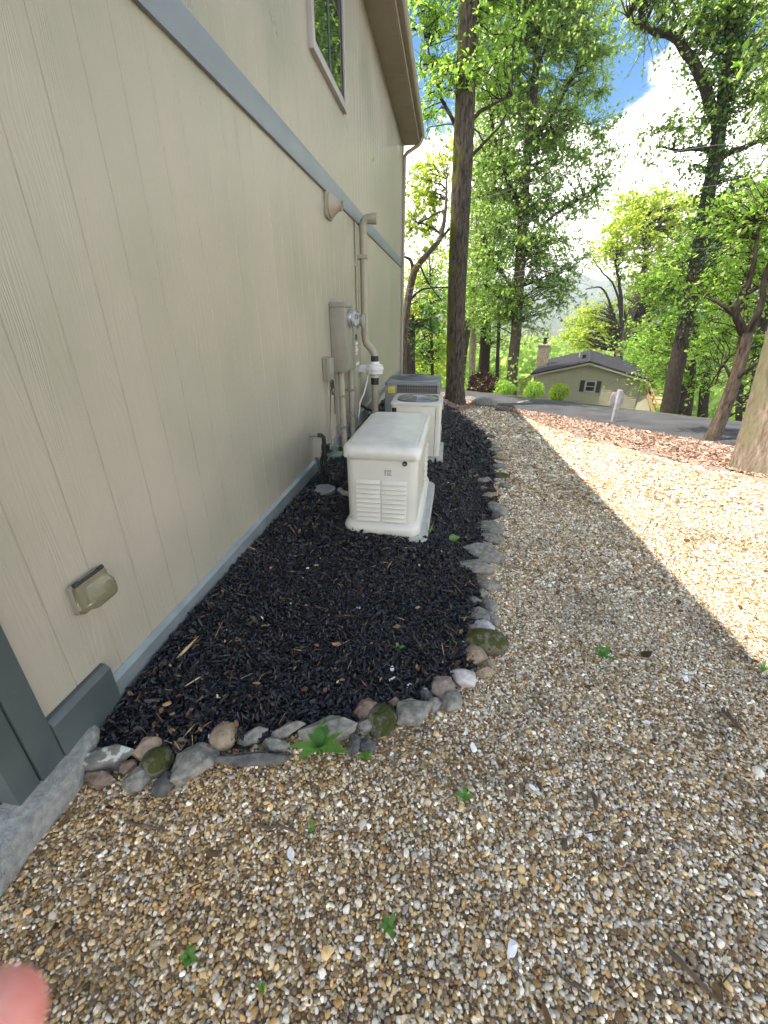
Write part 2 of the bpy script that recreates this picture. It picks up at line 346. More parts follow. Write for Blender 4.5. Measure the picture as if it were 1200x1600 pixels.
M['hill'] = mat('wooded_hill', (.035,.06,.02), (.075,.11,.035), .95, .02, bump=1, bscale=.2, detail=12)

# ------------------------------------------------------------------ the setting: ground, road, beds
def grid_sheet(name, xs, ys, mat_, zoff=0.0, keep=None, zf=tz):
    X, Y = np.meshgrid(xs, ys); Z = zf(X, Y)+zoff; V = np.stack([X, Y, Z], -1).reshape(-1, 3)
    nx = len(xs); i, j = np.meshgrid(np.arange(nx-1), np.arange(len(ys)-1)); a = (j*nx+i).ravel()
    F = np.stack([a, a+1, a+nx+1, a+nx], -1)
    if keep is not None:
        c = V[F].mean(1); F = F[keep(c[:, 0], c[:, 1])]; u, inv = np.unique(F, return_inverse=True); V = V[u]; F = inv.reshape(F.shape)
    return npmesh(name, V, F, mat_, smooth=True)
def axis_steps(lo, hi, d, far):
    a = list(np.arange(lo, hi, d)); s = d
    while a[-1] < far: s *= 1.16; a.append(a[-1]+s)
    s = d; b = []; q = lo
    while q > -far: s *= 1.16; q -= s; b.append(q)
    return np.array(b[::-1]+a)
tag(grid_sheet('ground', axis_steps(-4, 16, .16, 3200), axis_steps(-4, 26, .16, 3200), M['soil'], -.012), kind='structure')
def inpoly(P, x, y):
    x = np.asarray(x); y = np.asarray(y); r = np.zeros(x.shape, bool); n = len(P); j = n-1
    for i in range(n):
        xi, yi = P[i]; xj, yj = P[j]
        c = ((yi > y) != (yj > y)) & (x < (xj-xi)*(y-yi)/((yj-yi)+1e-12)+xi); r ^= c; j = i
    return r
BORDER_PX = [(112,1196),(230,1192),(330,1178),(400,1166),(460,1150),(540,1136),(600,1120),(690,1080),(740,1045),(766,1000),(752,945),(742,900),(745,868),(762,830),(777,790),(770,760),(774,730),(768,705),(755,680),(735,660),(712,643)]
BORDER = [tuple(hit(*q)[:2]) for q in BORDER_PX]
LEAF_PX = [(752,634),(808,647),(861,669),(910,685),(1006,708),(1055,722),(1132,735),(1200,752),(1330,790)]
LEAFLINE = [tuple(hit(*q)[:2]) for q in LEAF_PX]
RN = np.array([.776, .63]); RT = np.array([.63, -.776])
def road_near(u): return np.clip(10.8-.11*(np.asarray(u)+5.78), 9.6, 12.2)
def road_edge(u, far=False):
    p = RN*(14.0 if far else float(road_near(u)))+RT*u; return (float(p[0]), float(p[1]))
MULCH = [(0.0, BORDER[0][1])]+BORDER+[(1.2, 12.5), (.9, 15.0), (0.0, 15.0)]
GRAVEL = [(-4, -4), (-4, .62), (0.0, .72), (0.0, BORDER[0][1])]+BORDER+LEAFLINE+[(10, 1.5), (10, -4)]
LEAFBED = BORDER[-1:]+[(1.2, 12.5), (.9, 15.0)]+[road_edge(u) for u in (-13, -10.5, -8, -6, -4, -2, 0, 3, 6)]+[(10, 1.5)]+LEAFLINE[::-1]
tag(grid_sheet('gravel_path', np.arange(-4, 10, .06), np.arange(-4, 14, .06), M['gravelbase'], .004, lambda x, y: inpoly(GRAVEL, x, y)), kind='structure')
tag(grid_sheet('mulch_bed', np.arange(0, 2.6, .05), np.arange(.7, 15, .05), M['mulchbase'], .022, lambda x, y: inpoly(MULCH, x, y)), kind='structure')
tag(grid_sheet('bark_litter_bed', np.arange(0, 12, .08), np.arange(-2, 18, .08), M['leafbase'], .012, lambda x, y: inpoly(LEAFBED, x, y)), kind='structure')
def road():
    us = np.arange(-60, 45, .35); fr = np.array([-.02, 0, .1, .25, .4, .5, .6, .75, .9, 1, 1.02]); dz = np.array([-.1, .03, .05, .065, .075, .08, .075, .065, .05, .03, -.1])
    V = []
    for u in us:
        a = float(road_near(u))+.05*math.sin(u*1.9)+.03*math.sin(u*4.3); b = 14.0+.05*math.sin(u*1.3)
        for f, d in zip(fr, dz):
            p = RN*(a+(b-a)*f)+RT*u; V.append((p[0], p[1], float(tz(p[0], p[1]))+d))
    n = len(fr); i, j = np.meshgrid(np.arange(n-1), np.arange(len(us)-1)); q = (j*n+i).ravel()
    return npmesh('road', V, np.stack([q, q+n, q+n+1, q+1], -1), M['asphalt'], smooth=True)
tag(road(), kind='structure')
def hill():
    az = np.radians(np.linspace(-75, 75, 150)); rr_ = np.linspace(700, 2900, 40); V = []
    for r in rr_:
        for a in az:
            x, y = r*math.sin(a), r*math.cos(a); k = float(sstep(800, 1900, r))
            V.append((x, y, 0))
    V = np.array(V); R_ = np.hypot(V[:, 0], V[:, 1]); k = sstep(750, 2100, R_)
    nz = fbm(V/520.0+5, 4, 3); fine = fbm(V/45.0, 2, 9)
    V[:, 2] = -70+k*(150+70*nz)+fine*5*k
    n = len(az); i, j = np.meshgrid(np.arange(n-1), np.arange(len(rr_)-1)); q = (j*n+i).ravel()
    return npmesh('hill', V, np.stack([q, q+1, q+n+1, q+n], -1), M['hill'], smooth=True)
tag(hill(), kind='structure')

# ------------------------------------------------------------------ the tan house
HY0, HY1 = 0.72, 13.3
house = thing('tan_house', 'two storey tan house with vertical grooved siding and grey trim', 'house', (0, 0, 0))
MB().box(-10, .0035, HY0+.02, HY1, -.6, 5.5).build('wall_core', M['tan'], house)
PW, GAP = .22, .0035
def board_mesh(h, name):
    w = PW-GAP; t = .014; c = .003
    poly = [(-.01, 0), (t-c, 0), (t, c), (t, w-c), (t-c, w), (-.01, w)]   # x, y
    return MB().loft([[(a, b, 0) for a, b in poly], [(a, b, h) for a, b in poly]]).mesh(name)
def siding(z0, z1, name):
    me = board_mesh(z1-z0, name); me.materials.append(M['siding'])
    y = 1.5-3*PW
    while y < HY1-.12:
        o = bpy.data.objects.new('siding_board', me); o.location = (-.006, y+GAP/2, z0); link(o, house)
        y += PW
    for k in range(16):    # round the corner, the front
        o = bpy.data.objects.new('siding_board', me); o.location = (-.97-k*PW, HY0+.014, z0); o.rotation_euler = (0, 0, -math.pi/2); link(o, house)
    return me
siding(.20, 2.85, 'lower_board'); siding(3.0, 5.52, 'upper_board')
MB().box(-.005, .034, .86, HY1-.02, 2.845, 3.022).build('band_board', M['band'], house, bevel=.003)
MB().box(-4, -.01, HY0-.014, HY0+.03, 2.845, 3.022).build('band_board', M['band'], house, bevel=.003)
# base flashing with a sloping top
fl = [(-.01, .205), (.012, .20), (.034, .178), (.036, .06), (-.01, .06)]
MB().prism(fl, 1.18, 4.36, 'y').build('base_flashing', M['flash'], house, True, angle=20)
MB().prism(fl, 4.62, HY1, 'y').build('base_flashing', M['flash'], house, True, angle=20)
MB().prism([(-.02, .21), (.05, .21), (.055, .19), (.055, .0), (-.02, .0)], 4.36, 4.40, 'y').build('flashing_end', M['trim'], house)
MB().box(-.05, .02, .9, HY1-.002, -.9, .15).build('foundation', M['tan'], house)
MB().prism([(-.01, .302), (.030, .302), (.050, .280), (.050, -.05), (-.01, -.05)], .892, 1.185, 'y').build('kick_board', M['trim'], house, bevel=.002)
# corner boards
MB().box(-.02, .045, .795, .888, -.03, 5.5).build('corner_board', M['trim'], house, bevel=.003)
MB().box(-.95, .038, HY0-.012, .790, -.03, 5.5).build('corner_board', M['trim'], house, bevel=.003)
for z in (.34, .52, 1.4):
    MB().lathe([(.004, .0), (.006, .002), (.003, .004)], 8, (.046, .835, z), 'x').build('nail_head', M['trim'], house)
MB().box(-.02, .03, HY1-.1, HY1+.02, -.7, 5.5).build('corner_board', M['tan'], house, bevel=.003)
# eave: soffit, fascia, gutter, roof; long unseen front overhang added to shade near gravel
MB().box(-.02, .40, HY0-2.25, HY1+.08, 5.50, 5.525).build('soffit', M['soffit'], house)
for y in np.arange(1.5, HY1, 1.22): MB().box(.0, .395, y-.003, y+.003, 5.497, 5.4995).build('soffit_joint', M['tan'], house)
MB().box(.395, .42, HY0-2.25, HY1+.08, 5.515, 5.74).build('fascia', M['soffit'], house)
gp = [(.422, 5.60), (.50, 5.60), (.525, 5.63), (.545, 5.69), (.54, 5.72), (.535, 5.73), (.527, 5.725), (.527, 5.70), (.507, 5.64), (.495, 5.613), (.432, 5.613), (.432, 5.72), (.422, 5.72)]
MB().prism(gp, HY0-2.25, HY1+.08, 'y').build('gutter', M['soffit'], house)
MB().prism([(-5, 8.25), (.46, 5.73), (.46, 5.79), (-5, 8.33), (-10.5, 5.79), (-10.5, 5.73)], HY0-2.3, HY1+.10, 'y').build('roof', M['shingle'], house)
MB().prism([(-10, 5.5), (0, 5.5), (-5, 8.2)], HY0+.03, HY0+.1, 'y').build('gable', M['tan'], house)
MB().prism([(-10, 5.5), (0, 5.5), (-5, 8.2)], HY1-.1, HY1-.03, 'y').build('gable', M['tan'], house)
dp = np.array([(.47, HY1-.05, 5.62), (.47, HY1-.05, 5.54), (.42, HY1-.05, 5.47), (.13, HY1-.05, 5.32), (.075, HY1-.05, 5.26), (.065, HY1-.05, 5.15), (.065, HY1-.05, 3.0), (.065, HY1-.05, .0), (.1, HY1-.05, -.25)])
MB().tube(dp, .042, 10).build('downspout', M['tanpipe'], house, True)
for z in (4.6, 2.4, .7): MB().box(.0, .112, HY1-.105, HY1+.005, z, z+.04).build('downspout_strap', M['tanpipe'], house)
# upper window
wy0, wy1, wz0, wz1 = 5.06, 6.46, 3.83, 5.2
win = MB().box(-.03, .022, wy0+.06, wy1-.06, wz0+.06, wz1-.06).build('window', M['room'], house)
for a in ((wy0, wy0+.075, wz0, wz1), (wy1-.075, wy1, wz0, wz1), (wy0+.075, wy1-.075, wz0, wz0+.075), (wy0+.075, wy1-.075, wz1-.075, wz1)):
    MB().box(-.01, .055, *a).build('casing', M['frame'], win, bevel=.003)
ym = (wy0+wy1)/2
for a, b in ((wy0+.078, ym), (ym, wy1-.078)):
    MB().box(.024, .036, a, a+.035, wz0+.08, wz1-.08).box(.024, .036, b-.035, b, wz0+.08, wz1-.08).box(.024, .036, a+.035, b-.035, wz0+.08, wz0+.115).build('sash', M['sash'], win)
    MB().box(.025, .030, a+.036, b-.036, wz0+.116, wz1-.09).build('pane', M['glass'], win)

# concrete footing at the house corner
def footing():
    sec = []
    for k, y in enumerate(np.linspace(-.35, 1.10, 30)):
        o = .108+.012*math.sin(y*3)+.006*math.sin(y*17); top = .118+.004*math.sin(y*9)
        if y > .92: o -= .035*(y-.92)/.18; top += .03*(y-.92)/.18
        if y > 1.05: o -= .03; top -= .02
        i = -.03 if y > HY0-.02 else -1.4
        sec.append([(o, y, -.12), (o+.004, y, .06), (o-.012, y, top-.006), (o-.03, y, top), (i, y, top+.004), (i, y, -.12)])
    o = MB().loft(sec).build('concrete_footing', M['concrete'], None, True, angle=22)
    me = o.data
    co = np.array([v.co for v in me.vertices]); d = fbm(co*14, 3, 2)*.003; co[:, 0] += d; co[:, 2] += fbm(co*18+9, 2, 5)*.0015
    me.vertices.foreach_set('co', co.ravel().astype(np.float32)); me.update()
    return tag(o, 'chipped grey concrete footing strip below the grey corner board', 'footing')
footing()

# ------------------------------------------------------------------ things on the wall
def outlet_cover():
    y0, y1, z0, z1 = 1.155, 1.325, .575, .705
    t = thing('outlet_cover', 'smoky clear weatherproof outlet cover low on the tan wall', 'outlet cover', (.01, 1.24, .64))
    def rel(b): return b
    cy, cz = 0, 0; hy, hz = (y1-y0)/2, (z1-z0)/2
    def ring(x, ey, ez, r, oy=0, oz=0): return [(x, p[0]+oy, p[1]+oz) for p in rr(0, 0, ey, ez, r, 0, 5)]
    MB().loft([ring(0, hy, hz, .012), ring(.018, hy, hz, .012), ring(.02, hy-.003, hz-.003, .012)]).build('back_plate', M['metalgrey'], t, True)
    MB().loft([ring(.021, hy-.002, hz-.002, .014), ring(.034, hy-.003, hz-.003, .014), ring(.036, hy-.012, hz-.012, .014), ring(.075, hy-.022, hz-.022, .02, .004, -.004), ring(.088, hy-.034, hz-.034, .022, .006, -.006), ring(.091, hy-.05, hz-.045, .02, .006, -.006)]).build('clear_cover', M['bubble'], t, True, angle=60)
    MB().lathe([(.006, -.07), (.006, .07)], 8, (.028, 0, hz+.004), 'y').build('hinge', M['rubber'], t, True)
    for s in (-1, 1): MB().lathe([(.009, -.012), (.009, .012)], 10, (.028, s*.062, hz+.005), 'y').build('hinge_knuckle', M['dark'], t, True)
    MB().box(.021, .03, -.03, .03, -.025, .025).build('receptacle', M['metalgrey'], t)
outlet_cover()
def vent_hood():
    t = thing('exhaust_vent', 'tan conical exhaust vent hood just under the grey band', 'vent', (.012, 5.45, 2.735))
    MB().loft([[(x, p[0], p[1]) for p in rr(0, 0, .125, .125, .04, 0, 5)] for x in (0, .03)]).build('base_plate', M['tanpipe'], t, True)
    MB().lathe([(.118, .03), (.12, .045), (.055, .125), (.052, .13), (.052, .165), (.045, .166), (.045, .13), (.01, .12)], 28, axis='x').build('cone', M['tanpipe'], t, True)
vent_hood()
def meters():
    t = thing('meter_box', 'tall tan electric meter box with round glass meter', 'meter box', (.012, 5.32, 1.02))
    MB().box(0, .175, 0, .42, 0, .75).build('enclosure', M['metalgrey'], t, bevel=.006)
    MB().box(-.002, .187, -.012, .432, .72, .77).build('top_cap', M['metalgrey'], t, bevel=.005)
    MB().box(.176, .18, .02, .40, .04, .46).build('door', M['metalgrey'], t, bevel=.002)
    MB().lathe([(.10, .178), (.10, .2), (.092, .205), (.09, .225)], 28, (0, .25, .60), 'x').build('meter_ring', M['steel'], t, True)
    m = MB().lathe([(.086, .2), (.086, .27), (.078, .29), (.05, .297)], 28, (0, .25, .60), 'x').build('meter_glass', M['dome'], t, True)
    MB().lathe([(.07, .205), (.07, .25), (.06, .252)], 20, (0, .25, .60), 'x').build('meter_body', M['white'], m, True)
    MB().box(.253, .256, .215, .285, .59, .635).build('display', M['ink'], m)
    MB().tube([(.08, .12, 0), (.08, .12, -1.1)], .042, 12).build('conduit', M['tanpipe'], t, True)
    MB().tube([(.08, .12, .0), (.08, .12, -.04)], .05, 12).build('conduit_collar', M['tanpipe'], t, True)
    for z in (-.32, -.72): MB().box(-.01, .13, .07, .17, z, z+.03).build('conduit_strap', M['steel'], t)
    s = thing('transfer_switch', 'narrow grey switch box with white printed labels beside the meter box', 'switch box', (.012, 5.90, .99))
    MB().box(0, .15, 0, .5, 0, .53).build('enclosure', M['metalgrey'], s, bevel=.006)
    MB().box(.151, .156, .02, .48, .02, .5).build('door', M['metalgrey'], s, bevel=.002)
    MB().box(.157, .1575, .10, .24, .36, .43).build('dark_label', M['ink'], s)
    for k, (a, b) in enumerate(((.30, .33), (.26, .285), (.21, .25), (.17, .2))): MB().box(.157, .1575, .12, .22 if k % 2 else .27, a, b).build('white_label', M['sticker'], s)
    MB().box(.157, .1575, .12, .34, .03, .07).build('white_label', M['sticker'], s)
    MB().lathe([(.09, .15), (.09, .175), (.08, .18)], 24, (0, .30, .60), 'x').build('meter_ring', M['steel'], s, True)
    MB().box(.0, .15, .18, .42, .532, .70).build('socket_neck', M['metalgrey'], s, bevel=.004)
    MB().lathe([(.078, .176), (.078, .25), (.07, .265), (.04, .27)], 24, (0, .30, .60), 'x').build('meter_glass', M['dome'], s, True)
    MB().lathe([(.06, .182), (.06, .22), (.05, .222)], 18, (0, .30, .60), 'x').build('meter_body', M['metalgrey'], s, True)
    MB().tube([(.08, .10, 0), (.08, .10, -1.1)], .036, 12).build('conduit', M['tanpipe'], s, True)
    MB().tube([(.06, .33, 0), (.06, .33, -1.1)], .02, 10).build('conduit', M['metalgrey'], s, True)
    MB().tube([(.03, -.12, .02), (.03, -.12, -1.05)], .012, 8).build('conduit', M['dark'], s, True)
    for z in (-.3, -.66): MB().box(-.01, .12, .055, .145, z, z+.025).build('conduit_strap', M['steel'], s)
    MB().box(0, .07, .34, .50, -.52, -.02).build('wire_trough', M['metalgrey'], s, bevel=.004)
meters()
def phone_box():
    t = thing('phone_box', 'small grey utility box with loose wires left of the meters', 'utility box', (.012, 4.90, .97))
    MB().box(0, .03, -.01, .19, -.01, .25).build('back_plate', M['metalgrey'], t, bevel=.004)
    MB().box(.03, .085, 0, .18, 0, .24).build('cover', M['metalgrey'], t, bevel=.01)
    a = [(.03, .06, 0), (.03, .06, -.3), (.025, .065, -.55), (.03, .06, -.93)]; MB().tube(a, .008, 8).build('cable', M['tanpipe'], t, True)
    a = [(.05, .12, 0), (.06, .1, -.08), (.05, .07, -.2), (.03, .075, -.5), (.03, .08, -.92)]; MB().tube(a, .005, 6).build('cable', M['dark'], t, True)
    th = np.linspace(0, 5*math.pi, 70)
    c = np.stack([.03+.012*np.sin(th*.7), .27+.05*np.cos(th)*(1+.1*np.sin(th*.31)), -.10+.075*np.sin(th)-.03*np.sin(th*.2)], -1)
    MB().tube(c, .005, 6).build('wire_coil', M['dark'], t, True)
    c = [(.03, .15, 0), (.045, .2, -.02), (.03, .27, .01), (.03, .33, -.12), (.03, .34, -.35), (.03, .33, -.45)]; MB().tube(c, .006, 6).build('cable', M['dark'], t, True)
    MB().lathe([(.03, 0), (.03, .03), (.02, .035)], 12, (.0, .30, -.16), 'x').build('wire_clamp', M['steel'], t, True)
phone_box()
def radon():
    t = thing('radon_fan', 'white radon fan with tall tan vent pipe up the wall', 'fan', (.0, 7.05, .0))
    p = [(.26, 0, 1.05), (.245, 0, 1.12), (.2, 0, 1.18), (.14, 0, 1.24), (.115, 0, 1.30), (.11, 0, 1.4), (.11, 0, 2.72), (.11, 0, 2.78)]
    MB().tube(p, .056, 16).build('vent_pipe', M['tanpipe'], t, True)
    e = [(.11, 0, 2.74), (.11, 0, 2.80), (.122, 0, 2.845), (.15, 0, 2.875), (.19, 0, 2.885), (.24, 0, 2.885)]
    MB().tube(e, .062, 16).build('top_elbow', M['tanpipe'], t, True)
    MB().tube([(.225, 0, 2.885), (.31, 0, 2.885)], .07, 16).build('outlet_collar', M['tanpipe'], t, True)
    MB().tube([(.115, 0, 1.36), (.115, 0, 1.44)], .062, 16).build('coupling', M['tanpipe'], t, True)
    MB().tube([(.262, 0, .98), (.262, 0, 1.07)], .062, 16).build('rubber_coupling', M['rubber'], t, True)
    MB().lathe([(.05, .99), (.075, .98), (.08, .95), (.13, .935), (.135, .90), (.135, .885), (.148, .88), (.148, .865), (.135, .86), (.13, .80), (.075, .775), (.065, .74), (.055, .73)], 28, (.262, 0, 0)).build('fan_housing', M['white'], t, True)
    MB().box(.0, .17, -.05, .06, .82, .93).build('mount_box', M['white'], t, bevel=.006)
    for k in range(8):
        a = k*math.pi/4; MB().box(-.006, .006, -.006, .006, .85, .90).build('housing_rib', M['white'], t).matrix_local = Matrix.Translation((.262+.142*math.cos(a), .142*math.sin(a), 0))
    MB().tube([(.262, 0, .63), (.262, 0, .75)], .064, 16).build('rubber_coupling', M['rubber'], t, True)
    MB().tube([(.262, 0, .64), (.262, 0, .2), (.262, 0, -.15)], .056, 16).build('suction_pipe', M['tanpipe'], t, True)
    MB().tube([(.16, -.03, .83), (.15, -.06, .70), (.1, -.12, .5), (.05, -.2, .38), (.03, -.3, .1)], .012, 8).build('power_whip', M['white'], t, True)
    MB().box(-.0, .17, -.065, .065, 2.40, 2.45).build('pipe_strap', M['tanpipe'], t)
    c = thing('wall_conduit', 'thin tan conduit running up beside the vent pipe', 'conduit', (0, 6.9, 0))
    MB().tube([(.03, 0, 1.35), (.03, 0, 2.83)], .016, 8).build('tube', M['tanpipe'], c, True); MB().box(.0, .05, -.03, .03, 2.3, 2.34).build('strap', M['steel'], c)
radon()
def gas_line():
    t = thing('gas_regulator', 'black iron gas pipe with green round regulator behind the generator', 'gas regulator', (.0, 4.28, 0.02))
    z = .475
    MB().tube([(-.02, 0, z), (.10, 0, z)], .020, 10).build('wall_stub', M['metalgrey'], t, True)
    MB().tube([(.09, 0, z), (.13, 0, z), (.15, 0, z-.02), (.153, 0, z-.05), (.153, 0, .33), (.153, 0, .24)], .023, 10).build('pipe', M['dark'], t, True)
    MB().lathe([(.034, .22), (.036, .24), (.036, .36), (.03, .38)], 12, (.155, 0, 0)).build('tee', M['dark'], t, True)
    MB().tube([(.153, 0, .30), (.24, 0, .30), (.30, 0, .28)], .022, 10).build('pipe', M['dark'], t, True)
    MB().tube([(.155, 0, .25), (.12, 0, .235), (.11, 0, .2), (.11, 0, -.05)], .018, 10).build('drip_leg', M['dark'], t, True)
    MB().tube([(.155, 0, .24), (.155, 0, -.05)], .02, 10).build('riser', M['dark'], t, True)
    MB().lathe([(.03, .25), (.085, .262), (.092, .268), (.092, .278), (.085, .285), (.045, .30), (.035, .305), (.035, .36), (.02, .365)], 24, (.27, 0, 0)).build('regulator', M['green'], t, True)
    for k in range(8):
        a = k*math.pi/4; MB().lathe([(.007, .255), (.007, .292)], 6, (.27+.084*math.cos(a), .084*math.sin(a), 0)).build('bolt', M['steel'], t)
    MB().tube([(.30, 0, .27), (.37, 0, .27), (.38, 0, .25), (.38, 0, -.03)], .02, 10).build('pipe', M['dark'], t, True)
    MB().tube([(.2, .0, .3), (.2, .0, .37)], .012, 8).box(.19, .21, -.04, .04, .37, .38).build('valve_handle', M['dark'], t)
    d = MB().lathe([(.115, -.02), (.115, .012), (.105, .018), (.095, .016), (.0, .018)], 28, (0, 0, 0)).build('drain_cover', M['acgrey'], None, True)
    P = hit(506, 765, .05); d.location = P; tag(d, 'round grey drain cover lying in the black mulch by the wall', 'drain cover')
    r = MB(); th = np.linspace(.2, 2.9, 20)
    r.tube(np.stack([.56-.17*np.cos(th)*1.0, 3.95+.14*np.sin(th)*0-.0*th, .02+.0*th], -1)+np.stack([0*th, -.13*np.sin(th), 0*th], -1), .035, 10)
    o = r.build('flexible_conduit', M['metalgrey'], None, True); tag(o, 'curved grey conduit arching from the mulch to the generator side', 'conduit')
gas_line()

# ------------------------------------------------------------------ generator and air conditioners
def generator():
    gx, gy = .955, 3.72; gz = float(tz(gx, gy))+.02
    t = thing('standby_generator', 'cream standby generator with louvred front and rounded lid', 'generator', (gx, gy, gz), math.radians(-1.0))
    def R_(hx, hy, r, z, ox=0, oy=0): return rr(ox, oy, hx, hy, r, z, 8)
    MB().loft([R_(.355, .70, .09, -.12, .03, -.01), R_(.355, .70, .09, .035, .03, -.01), R_(.345, .69, .085, .045, .03, -.01)]).build('pad', M['pad'], t, True)
    MB().loft([R_(.312, .655, .10, .047), R_(.322, .665, .11, .062), R_(.322, .665, .11, .10), R_(.312, .655, .10, .125), R_(.290, .633, .085, .148), R_(.284, .627, .08, .150)]).build('base', M['cream'], t, True, angle=35)
    MB().loft([R_(.283, .622, .075, .145), R_(.286, .625, .075, .45), R_(.288, .627, .075, .70)]).build('body', M['cream'], t, True, angle=50)
    def lidring(e, z, crown=0, r=.08):
        q = R_(.305+e, .645+e, r, z); return [(a, b, c+crown*(1-(a/.31)**2)*.6+crown*.4*(1-(b/.66)**2)) for a, b, c in q]
    L_ = [lidring(-.012, .70), lidring(0, .695), lidring(.006, .70), lidring(.004, .765), lidring(-.008, .785), lidring(-.03, .797), lidring(-.034, .797), lidring(-.05, .806, 0, .07)]
    mb = MB(); mb.loft(L_, True, False)
    # crowned top
    top = []
    for e, z in ((-.05, .806), (-.12, .816), (-.2, .823), (-.27, .827)): top.append(R_(.305+e, .645+e, max(.07+e*.2, .02), z))
    mb.loft(top, False, True); lid = mb.build('lid', M['lid'], t, True, angle=60)
    MB().box(-.262, .262, -.60, -.596, .8075, .809).build('lid_crease', M['lid'], lid)
    # louvres on the end that faces the camera: two columns of nine sloping blades
    fy = -.6245
    for c in (-.106, .104):
        for k in range(9):
            z = .165+k*.0405
            q = [(fy+.004, z), (fy-.024, z+.005), (fy-.021, z+.011), (fy+.004, z+.034)]
            MB().prism(q, c-.097, c+.097, 'x').build('louver', M['cream'], t, bevel=.002)
    for sx in (-1, 1):
        for k in range(7):
            z = .20+k*.05; q = [(sx*.288, z), (sx*.305, z+.004), (sx*.303, z+.012), (sx*.288, z+.04)]
            MB().prism(q, .1, .5, 'y').build('louver', M['cream'], t)
    for sx in (-1, 1):
        MB().box(sx*.2875-.0015, sx*.2875+.0015, -.56, .56, .685, .689).build('seam', M['black'], t)
        for y in (-.5, .5): MB().lathe([(.006, 0), (.006, .003)], 8, (sx*.288 if sx > 0 else -.291, y, .62), 'x').build('screw', M['steel'], t)
    MB().box(-.25, .25, fy-.0008, fy+.001, .688, .691).build('seam', M['black'], t)
    for x, y, r in ((.02, -.30, .011), (-.07, -.26, .006), (-.02, -.36, .005), (.12, -.2, .004), (.05, -.45, .004), (-.15, .05, .004)):
        o = MB().lathe([(r, 0), (r*.6, .003)], 7, (x, y, .8115+.0155*(1-(x/.3)**2)*.5)).build('debris_speck', M['ink'], lid); o.scale = (1, 1, 1)
    lk = MB().lathe([(.019, .0), (.019, -.012), (.015, -.016)], 18, (.185, fy-.001, .668), 'y').build('lock', M['rubber'], t, True)
    MB().lathe([(.008, -.016), (.008, -.018)], 12, (.185, fy-.001, .668), 'y').build('key_hole', M['steel'], lk)
    lb = MB().box(.02, .088, fy-.0015, fy+.001, .555, .615).build('warning_label', M['sticker'], t)
    for k in range(5): MB().box(.045, .085-.006*(k % 3), fy-.0022, fy-.0016, .562+k*.0105, .566+k*.0105).build('printed_line', M['ink'], lb)
    MB().box(.024, .040, fy-.0022, fy-.0016, .56, .61).prism([(.026, .57), (.038, .57), (.032, .586)], fy-.003, fy-.0023, 'y').build('pictogram', M['signpaint'], lb)
generator()
def ac_cream():
    x0, x1, y0, y1 = .702, 1.373, 5.64, 6.39; gz = float(tz(1.2, 5.8))+.0
    cx, cy = (x0+x1)/2, (y0+y1)/2; hx, hy = (x1-x0)/2, (y1-y0)/2
    t = thing('cream_air_conditioner', 'cream air conditioner with round wire fan guard behind the generator', 'air conditioner', (cx, cy, 0))
    H = .60; zb = -.125
    MB().box(-hx-.07, hx+.055, -hy-.06, hy+.06, gz-.15, zb).build('pad', M['pad'], t, bevel=.01)
    MB().loft([rr(0, 0, hx, hy, .05, zb+.012, 6), rr(0, 0, hx, hy, .05, H-.03, 6)]).build('cabinet', M['cream'], t, True)
    MB().loft([rr(0, 0, hx+.008, hy+.008, .055, H-.035, 6), rr(0, 0, hx+.010, hy+.010, .057, H-.005, 6), rr(0, 0, hx-.004, hy-.004, .05, H+.006, 6), rr(0, 0, hx-.05, hy-.05, .2, H+.008, 6)], True, False).build('top_rim', M['cream'], t, True)
    MB().lathe([(.285, H-.01), (.285, H+.012), (.272, H+.014), (.268, H-.1), (.02, H-.1)], 36).build('fan_well', M['acgrey'], t, True)
    for k in range(13):
        r = .05+k*.018; th = np.linspace(0, 2*math.pi, 37)
        MB().tube(np.stack([r*np.cos(th), r*np.sin(th), 0*th+H+.035-.03*(r/.28)**2], -1), .0028, 5, False).build('guard_ring', M['steel'], t, True)
    for k in range(8):
        a = k*math.pi/4; MB().tube([(.03*math.cos(a), .03*math.sin(a), H+.036), (.16*math.cos(a), .16*math.sin(a), H+.028), (.285*math.cos(a), .285*math.sin(a), H+.01)], .004, 6).build('guard_spoke', M['steel'], t)
    MB().lathe([(.075, H+.032), (.075, H+.042), (.06, H+.05), (.01, H+.053)], 24).build('motor_cap', M['signpaint'], t, True)
    for k in range(3):
        a = k*2.094+.3; MB().beam((.05*math.cos(a), .05*math.sin(a), H-.05), (.24*math.cos(a), .24*math.sin(a), H-.04), .11, .004).build('fan_blade', M['acgrey'], t)
    f = -hy
    p = MB().box(-hx+.09, hx-.085, f-.006, f+.002, zb+.03, H-.045).build('service_panel', M['cream'], t, bevel=.002)
    for z in (.02, .24, .46): MB().box(-hx+.10, hx-.095, f-.0085, f-.0062, z, z+.006).build('panel_rib', M['cream'], p)
    MB().box(hx-.078, hx-.073, f-.003, f+.002, zb+.03, H-.05).build('panel_seam', M['black'], t)
    MB().box(-hx+.012, -hx+.075, f-.005, f+.001, H-.12, H-.06).build('valve_recess', M['black'], t)
ac_cream()
